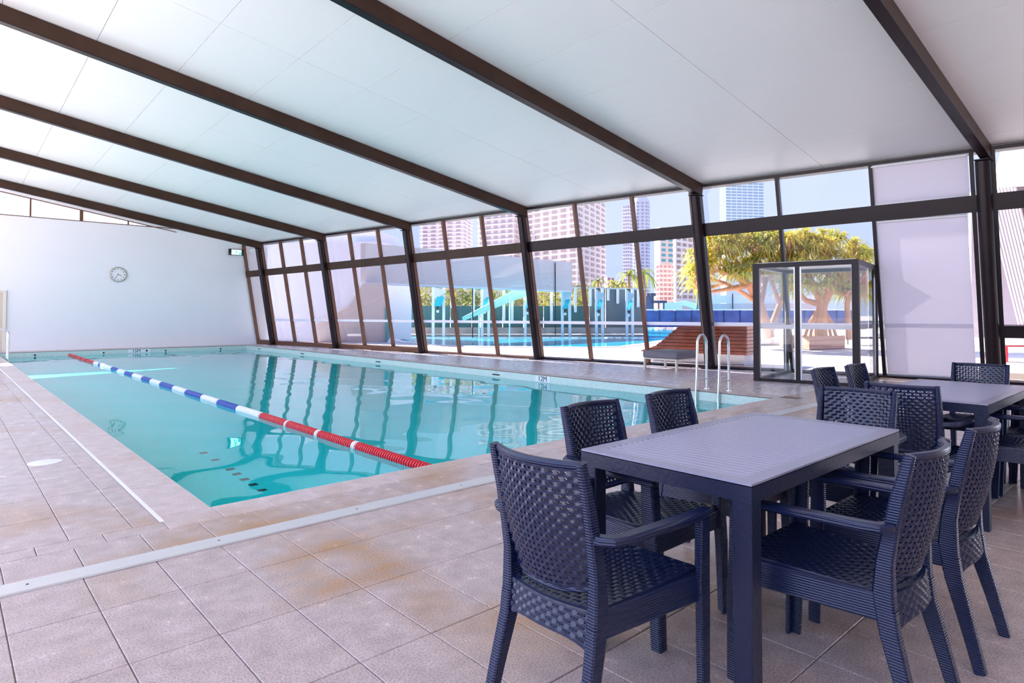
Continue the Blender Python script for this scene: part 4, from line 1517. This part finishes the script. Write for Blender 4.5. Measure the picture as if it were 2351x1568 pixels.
# cylindrical tower
ca = at_depth(1472, 721, 545)
rc_ = 20 * 545 / FPX
ca.z = zat(735, 545)
ct = empty('round_tower', ca)
tag(ct, 'slender round blue-grey tower in the skyline gap', 'building', 'towers on the skyline')
hz = zat(452, 545) - ca.z
MB().lathe([(0, rc_), (hz * 0.97, rc_), (hz, rc_ * 0.7)], ca, (0, 0, 1), 24).build('tower_body', M_T2, ct, True)
MB().lathe([(0, rc_ * 0.3), (6, rc_ * 0.3)], ca + Vector((0, 0, hz)), (0, 0, 1), 12).build('roof_mast', M_T2, ct)
wm_ = unit_box('window', M_T2W)
fh = 8.0 * 545 / FPX
for k in range(28):
    for j in range(5):
        a = math.atan2(-F0.y, -F0.x) + R(-60 + 30 * j)
        place('window', wm_, ct, (rc_ * math.cos(a), rc_ * math.sin(a), hz * 0.96 - fh * (k + 0.6)), (0.4, rc_ * 0.30, fh * 0.55), (0, 0, a))
M_T3W = principled('cyan_window', (0.18, 0.38, 0.55), 0.15)
tower('pale blue glass tower in the upper pane left of the vestibule', 1655, 1668, 1756, 600, 615, 606, 395, 6.9, 1, 7, principled('ice_tower', (0.70, 0.78, 0.90), 0.4), M_T3W, principled('ice_slab', (0.82, 0.88, 0.96), 0.4), slab_out=0.015, vwin_base=540, win_frac=0.82)
tower('beige and teal-glass block behind the brick apartment block', 1503, 1516, 1548, 420, 430, 425, 520, 12, 0, 2, principled('sand_tower', (0.78, 0.64, 0.55), 0.6), principled('teal_window', (0.10, 0.36, 0.45), 0.15), MATS['white_slab'], slab_out=0.0, vwin_base=612)
tower('red brick apartment block beside the pandanus tree', 1506, 1514, 1552, 360, 366, 364, 607, 10.5, 1, 4, principled('brick_tower', (0.60, 0.33, 0.30), 0.7), principled('brick_window', (0.30, 0.16, 0.20), 0.3), MATS['pink_tower'], slab_out=0.012, vwin_base=692)
tower('white balcony apartment block half hidden by the pandanus tree', 1547, 1552, 1618, 330, 336, 350, 540, 13.5, 0, 5, principled('cream_tower', (0.84, 0.74, 0.70), 0.7), principled('tan_window', (0.42, 0.26, 0.24), 0.3), principled('bright_slab', (0.95, 0.92, 0.92), 0.6), slab_out=0.05, vwin_base=690)
tower('small pink house between the beige tower and the palms', 1388, 1394, 1411, 200, 205, 203, 635, 14, 0, 2, MATS['pink_tower'], MATS['brick_window'], MATS['white_slab'], slab_out=0.0, vwin_base=664, name='house', cat='house')

# ------------------------------------------------------------------ timber seat outside the glass
off = 1.25
PN = Vector((1, -SK, 0))
tpl = lambda u, v: on_plane(u, v, (1, -SK, 0), XG + off)
seat_base = tpl(1600, 840)
ts = empty('timber_seat', (seat_base.x, seat_base.y, 0))
tag(ts, 'curved red-brown slatted timber seat wall just outside the glass', 'timber seat')
M_TIM = principled('jarrah_timber', (0.33, 0.085, 0.045), 0.5, noise=(6, 0.35), bump=(30, 0.2))
M_TIM2 = principled('lit_end_and_planter_timber', (0.52, 0.26, 0.20), 0.55, noise=(6, 0.25))  # sunlight painted into the seat's end boards; planter boards share this tone
curve = [(1472, 803), (1492, 799), (1508, 791), (1522, 780), (1536, 767), (1548, 757), (1560, 749)]
cz = [(tpl(u, v).z, tpl(u, v).y) for u, v in curve]
yr = tpl(1713, 780).y
zt_, zb_ = tpl(1640, 748).z, tpl(1690, 815).z


def left_y(z):
    if z <= cz[0][0]:
        return cz[0][1] + 0.05
    for (za, ya), (zb2, yb2) in zip(cz[:-1], cz[1:]):
        if za <= z <= zb2:
            return ya + (yb2 - ya) * (z - za) / (zb2 - za)
    return cz[-1][1]


nb = 8
for k in range(nb):
    za, zb2 = zb_ + (zt_ - zb_) * k / nb, zb_ + (zt_ - zb_) * (k + 1) / nb - 0.014
    pa = lambda y, z, o=0.0: Vector((XG + off + SK * y + o, y, z))
    ya, yb2 = left_y(za), left_y(zb2)
    MB().prism([pa(yr, za), pa(ya, za), pa(yb2, zb2), pa(yr, zb2)], PN.normalized() * 0.03).build('front_board', M_TIM, ts)
    MB().prism([pa(yr, za) - TAN * 0.0, pa(yr, za) + PERP * 0.95, pa(yr, zb2) + PERP * 0.95, pa(yr, zb2)], -TAN * 0.03).build('end_board', M_TIM2, ts)
body = [pa(yr + 0.01, zb_), pa(left_y(zb_) - 0.02, zb_)] + [pa(y - 0.02, z) for z, y in cz if z > zb_] + [pa(yr + 0.01, zt_ - 0.01)]
MB().prism([p + PERP * 0.03 for p in body], PERP * 0.9).build('seat_core', principled('core_dark', (0.10, 0.05, 0.04), 0.8), ts)
MB().prism([pa(yr + 0.08, -0.01, 0.06), pa(left_y(0) - 0.2, -0.01, 0.06), pa(left_y(0) - 0.2, zb_, 0.06), pa(yr + 0.08, zb_, 0.06)], PERP * 0.8).build('plinth', M_CONC, ts)

# planter bed with low timber edge and a lounger
pbx = empty('planter_box', at_z(1890, 803, 0))
tag(pbx, 'low pale timber planter at the foot of the pandanus', 'planter')
d0 = 22.4
for k, (v0, v1) in enumerate(((803, 794), (793, 784), (783, 774))):
    p = [at_depth(1858, v0 - 1, d0), at_depth(1940, v0 - 4, d0 + 1), at_depth(1940, v1 - 4, d0 + 1), at_depth(1858, v1 - 1, d0)]
    MB().prism(p, F0 * 0.06).build('board', M_TIM2, pbx)
MB().prism([at_depth(1858, 803, d0 + .06), at_depth(1940, 800, d0 + 1.06), at_depth(1940, 772, d0 + 1.06), at_depth(1858, 774, d0 + .06)], F0 * 2.5).build('soil_core', principled('soil', (0.35, 0.22, 0.16), 0.9), pbx)
pb2 = MB().prism([at_depth(1720, 790, 26), at_depth(1850, 787, 26), at_depth(1850, 776, 26), at_depth(1720, 778, 26)], F0 * 3.5).build('garden_bed', M_CONC)
tag(pb2, 'pale low garden bed edge behind the vestibule', 'garden bed')
lg = empty('sun_lounger', at_z(1990, 790, 0))
tag(lg, 'dark sun lounger by the planter beyond the vestibule', 'lounger')
lp = at_z(1985, 792, 0)
M_LG = principled('lounger_dark', (0.06, 0.04, 0.05), 0.5)
lx_, ly_ = _right, F0
lg.location = lp
MB().box(lp + Zv * 0.30, (0.65, 1.3, 0.05), (ly_, lx_, Zv)).build('seat_pad', M_LG, lg)
MB().bar(lp + lx_ * 0.65 + Zv * 0.3, lp + lx_ * 1.15 + Zv * 0.75, 0.65, 0.05, ly_).build('backrest', M_LG, lg)
for a in (-0.55, 0.55):
    for b in (-0.28, 0.28):
        MB().bar(lp + lx_ * a + ly_ * b, lp + lx_ * a + ly_ * b + Zv * 0.28, 0.04, 0.04, lx_).build('leg', M_LG, lg)

# slatted screen and panel seen in the bay at the right edge
scr = empty('slat_screen', at_depth(2320, 760, 15.6))
tag(scr, 'leaning screen of thin pale slats outside the right-edge window', 'screen')
M_SL = principled('pale_slats', (0.62, 0.52, 0.56), 0.5)
for k in range(10):
    u0, v0 = 2286 + 4.5 * k - 22, 420 + 0 * k
    a, b = at_depth(2262 + 7.6 * k, 430, 15.6), at_depth(2262 + 7.6 * k + 82, 760, 15.6)
    MB().bar(a, b, 0.035, 0.05, _right).build('slat', M_SL, scr)
MB().prism([at_depth(2316, 430, 15.9), at_depth(2480, 420, 15.9), at_depth(2480, 760, 15.9), at_depth(2400, 760, 15.9)], F0 * 0.08).build('dark_panel', principled('maroon_panel', (0.16, 0.07, 0.075), 0.45, noise=(2, 0.3)), scr)
MB().prism([at_depth(2230, 440, 17.5), at_depth(2500, 440, 17.5), at_depth(2500, 775, 17.5), at_depth(2230, 775, 17.5)], F0 * 0.1).build('backing_wall', M_ANNEX, scr)
for a in (2270, 2440):
    q = at_depth(a, 721, 17.4)
    MB().bar((q.x, q.y, 0), (q.x, q.y, 3.4), 0.12, 0.12, _right).build('post', M_STEEL, scr)
rb_ = empty('red_bench', at_z(2345, 835, 0))
tag(rb_, 'small red slatted bench outside the lower right-edge pane', 'bench')
q = at_z(2345, 830, 0)
rb_.location = q
for k in range(5):
    MB().bar(q + _right * (-0.5 + 0.22 * k) + Zv * 0.42 - F0 * 0.2, q + _right * (-0.5 + 0.22 * k) + Zv * 0.42 + F0 * 0.2, 0.12, 0.03, _right).build('slat', M_RED, rb_)
for a in (-0.5, 0.4):
    MB().bar(q + _right * a, q + _right * a + Zv * 0.4, 0.05, 0.3, _right).build('leg', M_RED, rb_)
up_w = MB().prism([at_depth(2286, 450, 19), at_depth(2500, 450, 19), at_depth(2500, 300, 19), at_depth(2315, 340, 19)], F0 * 0.3).build('upper_wall', M_CONC)
tag(up_w, 'pale upper wall seen through the top right-edge pane', 'wall', kind='structure')

# ------------------------------------------------------------------ pandanus trees
def leaf_mat(name, c1, c2):
    m = bpy.data.materials.new(name)
    n, l = nodes_of(m)
    b = n['Principled BSDF']
    oi = n.new('ShaderNodeObjectInfo')
    geo = n.new('ShaderNodeNewGeometry')
    ns = n.new('ShaderNodeTexNoise')
    ns.inputs['Scale'].default_value = 1.3
    l.new(geo.outputs['Position'], ns.inputs['Vector'])
    ad = n.new('ShaderNodeMath')
    ad.operation = 'MULTIPLY_ADD'
    ad.inputs[1].default_value = 0.6
    l.new(oi.outputs['Random'], ad.inputs[0])
    sb = n.new('ShaderNodeMath')
    sb.operation = 'SUBTRACT'
    sb.inputs[1].default_value = 0.25
    l.new(ns.outputs['Fac'], sb.inputs[0])
    l.new(sb.outputs[0], ad.inputs[2])
    mx = n.new('ShaderNodeMixRGB')
    mx.inputs['Color1'].default_value = (*c1, 1)
    mx.inputs['Color2'].default_value = (*c2, 1)
    l.new(ad.outputs[0], mx.inputs['Fac'])
    l.new(mx.outputs['Color'], b.inputs['Base Color'])
    b.inputs['Roughness'].default_value = 0.45
    tl = n.new('ShaderNodeBsdfTranslucent')
    l.new(mx.outputs['Color'], tl.inputs[0])
    ms = n.new('ShaderNodeMixShader')
    ms.inputs[0].default_value = 0.4
    l.new(b.outputs[0], ms.inputs[1])
    l.new(tl.outputs[0], ms.inputs[2])
    l.new(ms.outputs[0], n['Material Output'].inputs['Surface'])
    MATS[name] = m
    return m


M_LEAF = leaf_mat('pandanus_leaf', (0.34, 0.42, 0.05), (0.85, 0.68, 0.12))
M_PALM = leaf_mat('palm_leaf', (0.18, 0.28, 0.06), (0.62, 0.52, 0.10))
M_TRUNK = principled('pandanus_trunk', (0.68, 0.33, 0.18), 0.8, noise=(3, 0.3))


def rosette(nl, ln, wd, droop, seed, up0=0.9):
    rnd = random.Random(seed)
    mb = MB()
    for k in range(nl):
        az = k * 2.399 + rnd.uniform(-.2, .2)
        el = rnd.uniform(0.05, up0)
        L = ln * rnd.uniform(0.7, 1.15)
        h = Vector((math.cos(az), math.sin(az), 0))
        sd = Vector((-math.sin(az), math.cos(az), 0))
        vs_, fs = [], []
        for q in range(5):
            t = q / 4
            r = L * t
            p = h * (r * math.cos(el) * (1 - 0.25 * droop * t)) + Vector((0, 0, r * math.sin(el) - droop * L * t * t))
            w = wd * (1 - t) ** 0.6 if q < 4 else 0.002
            vs_ += [p - sd * w / 2, p + sd * w / 2]
        for q in range(4):
            fs.append((2 * q, 2 * q + 1, 2 * q + 3, 2 * q + 2))
        mb.add(vs_, fs)
    me = bpy.data.meshes.new('leaf_crown')
    me.from_pydata(mb.v, [], mb.f)
    return me


ros = []
for k in range(4):
    me = rosette(38, 0.85, 0.075, 0.75, k, 1.2)
    me.materials.append(M_LEAF)
    ros.append(me)


def pandanus(label, base, limbs, crown):
    """base: world point; limbs: list of pixel/depth polylines; crown: list of rosette positions"""
    t = empty('pandanus_tree', base)
    tag(t, label, 'tree', 'pandanus trees outside the vestibule')
    nodes = []
    for pts, r0, r1 in limbs:
        P = [at_depth(*q) for q in pts]
        n = len(P)
        MB().tube(P, [r0 + (r1 - r0) * i / (n - 1) for i in range(n)], 8).build('limb', M_TRUNK, t, True)
        nodes += P[1:]
    for k, p in enumerate(crown):
        q = min(nodes, key=lambda a: (a - p).length)
        mid = (p + q) / 2 + Vector((0, 0, -0.12))
        if (p - q).length > 0.15:
            MB().tube([q, mid, p], [0.055, 0.045, 0.04], 6).build('twig', M_TRUNK, t, True)
        place('leaf_crown', ros[k % 4], t, p - base, (random.uniform(.85, 1.2),) * 3, (random.uniform(-.3, .3), random.uniform(-.3, .3), random.uniform(0, 6.28)))
    return t


rnd = random.Random(11)


def crown_pts(n, u0, u1, vfun, d0, dd):
    out = []
    for k in range(n):
        u = u0 + (u1 - u0) * (k + rnd.random()) / n
        top, bot = vfun(u)
        v = top + (bot - top) * rnd.random() ** 1.1
        out.append(at_depth(u, v, d0 + rnd.uniform(-dd, dd)))
    return out


bA = at_z(1758, 790, 0)
limA = [([(1768, 775, 24.5), (1745, 700, 24.5), (1720, 655, 24.3), (1680, 628, 24), (1650, 620, 23.6)], 0.20, 0.09),
        ([(1745, 700, 24.5), (1755, 650, 24.7), (1740, 600, 24.6), (1715, 560, 24.4)], 0.14, 0.07),
        ([(1720, 655, 24.3), (1690, 660, 24), (1655, 667, 23.6), (1620, 672, 23.4)], 0.12, 0.05),
        ([(1720, 655, 24.3), (1690, 600, 24.3), (1660, 565, 24), (1620, 580, 23.6)], 0.10, 0.06),
        ([(1755, 650, 24.7), (1785, 600, 24.8), (1790, 555, 24.8)], 0.10, 0.06)]
limA += [([(1745, 700, 24.5), (1705, 672, 24.2), (1665, 650, 23.9), (1632, 640, 23.6)], 0.10, 0.05),
         ([(1768, 760, 24.6), (1790, 700, 24.8), (1800, 650, 24.9), (1795, 600, 24.8)], 0.15, 0.07),
         ([(1790, 700, 24.8), (1770, 640, 24.6), (1765, 590, 24.5)], 0.09, 0.06),
         ([(1620, 672, 23.4), (1600, 660, 23.3), (1590, 640, 23.2)], 0.06, 0.04)]
crA = crown_pts(100, 1583, 1805, lambda u: (532 + max(0, (1640 - u) * 0.9), 632 + max(0, (1640 - u) * 0.7)), 24.2, 1.1)
pandanus('broad pandanus tree with yellow-green crown left of the vestibule', Vector((bA.x, bA.y, 0)), limA, crA)
bB = at_z(1885, 790, 0)
limB = [([(1884, 775, 23.6), (1884, 735, 23.6), (1888, 700, 23.6), (1905, 665, 23.5), (1930, 630, 23.4), (1950, 590, 23.3)], 0.26, 0.10),
        ([(1888, 700, 23.6), (1870, 660, 23.8), (1850, 620, 24), (1845, 575, 24)], 0.16, 0.08),
        ([(1905, 665, 23.5), (1900, 610, 23.6), (1900, 565, 23.6)], 0.12, 0.07),
        ([(1930, 630, 23.4), (1965, 610, 23.4), (1985, 600, 23.3)], 0.10, 0.06),
        ([(1870, 660, 23.8), (1835, 640, 23.9), (1815, 600, 24)], 0.10, 0.06),
        ([(1950, 780, 23.2), (1945, 700, 23.2), (1955, 640, 23.2), (1960, 590, 23.2)], 0.12, 0.07)]
limB += [([(1888, 700, 23.6), (1850, 690, 23.9), (1825, 660, 24), (1812, 620, 24)], 0.12, 0.06),
         ([(1905, 665, 23.5), (1935, 675, 23.3), (1965, 655, 23.2), (1985, 630, 23.2)], 0.11, 0.06)]
for k in range(7):
    limB.append(([(1884 + (k - 3) * 3, 708 + abs(k - 3) * 2, 23.6), (1884 + (k - 3) * 9, 745, 23.5), (1884 + (k - 3) * 13, 782, 23.4)], 0.07, 0.05))
crB = crown_pts(100, 1795, 1996, lambda u: (534 + max(0, (u - 1900) * 0.40), 664 + max(0, (u - 1900) * 0.2)), 23.6, 1.1)
pandanus('pandanus tree with prop roots and thick pale limbs behind the vestibule', Vector((bB.x, bB.y, 0)), limB, crB)

# ------------------------------------------------------------------ palms and shrubs beyond the pool fence
palm_me = rosette(16, 1.6, 0.26, 0.9, 21, 1.1)
palm_me.materials.append(M_PALM)
palm_lab = ['short palm leftmost of the group above the pool fence', 'palm second from the left above the pool fence', 'tallest palm of the group above the pool fence', 'palm right of the tallest one above the pool fence', 'palm rightmost above the pool fence, by the mullion']
for k, (u, v, s_) in enumerate(((1372, 645, 0.9), (1408, 652, 1.0), (1444, 632, 1.35), (1428, 650, 0.9), (1478, 628, 1.3))):
    hd = at_depth(u, v, 50)
    pt = empty('palm_tree', (hd.x, hd.y, -0.05))
    tag(pt, palm_lab[k], 'palm', 'palms beyond the pool fence')
    MB().tube([(hd.x, hd.y, -0.05), (hd.x + 0.1, hd.y, hd.z * 0.6), hd], [0.16, 0.12, 0.10], 8).build('trunk', M_TRUNK, pt, True)
    place('frond_crown', palm_me, pt, hd - pt.location, (s_,) * 3, (0, 0, k))


def leaf_ball(seed, r, n):
    rn = random.Random(seed)
    mb = MB()
    for k in range(n):
        d = Vector((rn.gauss(0, 1), rn.gauss(0, 1), rn.gauss(0, 1))).normalized() * r * rn.random() ** 0.4
        d.z *= 0.9
        a = Vector((rn.gauss(0, 1), rn.gauss(0, 1), rn.gauss(0, 1))).normalized()
        b = a.cross(Vector((rn.gauss(0, 1), rn.gauss(0, 1), rn.gauss(0, 1)))).normalized()
        s1 = rn.uniform(0.10, 0.22)
        mb.add([d - a * s1, d + b * s1 * .45, d + a * s1, d - b * s1 * .45], [(0, 1, 2, 3)])
    me = bpy.data.meshes.new('foliage')
    me.from_pydata(mb.v, [], mb.f)
    me.materials.append(M_PALM)
    return me


balls = [leaf_ball(k, 1.5, 420) for k in range(3)]
shrub_lab = ['yellow-green shrub behind the fence at its left end', 'yellow-green shrub behind the fence, second from left', 'yellow-green shrub behind the fence, third from left', 'yellow-green shrub behind the fence, fourth from left',
             'yellow-green shrub behind the fence, fifth from left', 'yellow-green shrub behind the fence, sixth from left', 'yellow-green shrub behind the fence at its right end']
for k, u in enumerate((915, 965, 1030, 1095, 1165, 1262, 1330)):
    c = at_depth(u, 690, 45)
    sh = empty('shrub', (c.x, c.y, -0.05))
    tag(sh, shrub_lab[k], 'shrub', 'shrubs behind the pool fence')
    place('foliage', balls[k % 3], sh, (0, 0, c.z + 0.05), (1, 1, 0.95), (0, 0, k))
    MB().tube([(c.x, c.y, -0.05), (c.x, c.y, c.z)], [0.09, 0.05], 6).build('stem', M_TRUNK, sh)
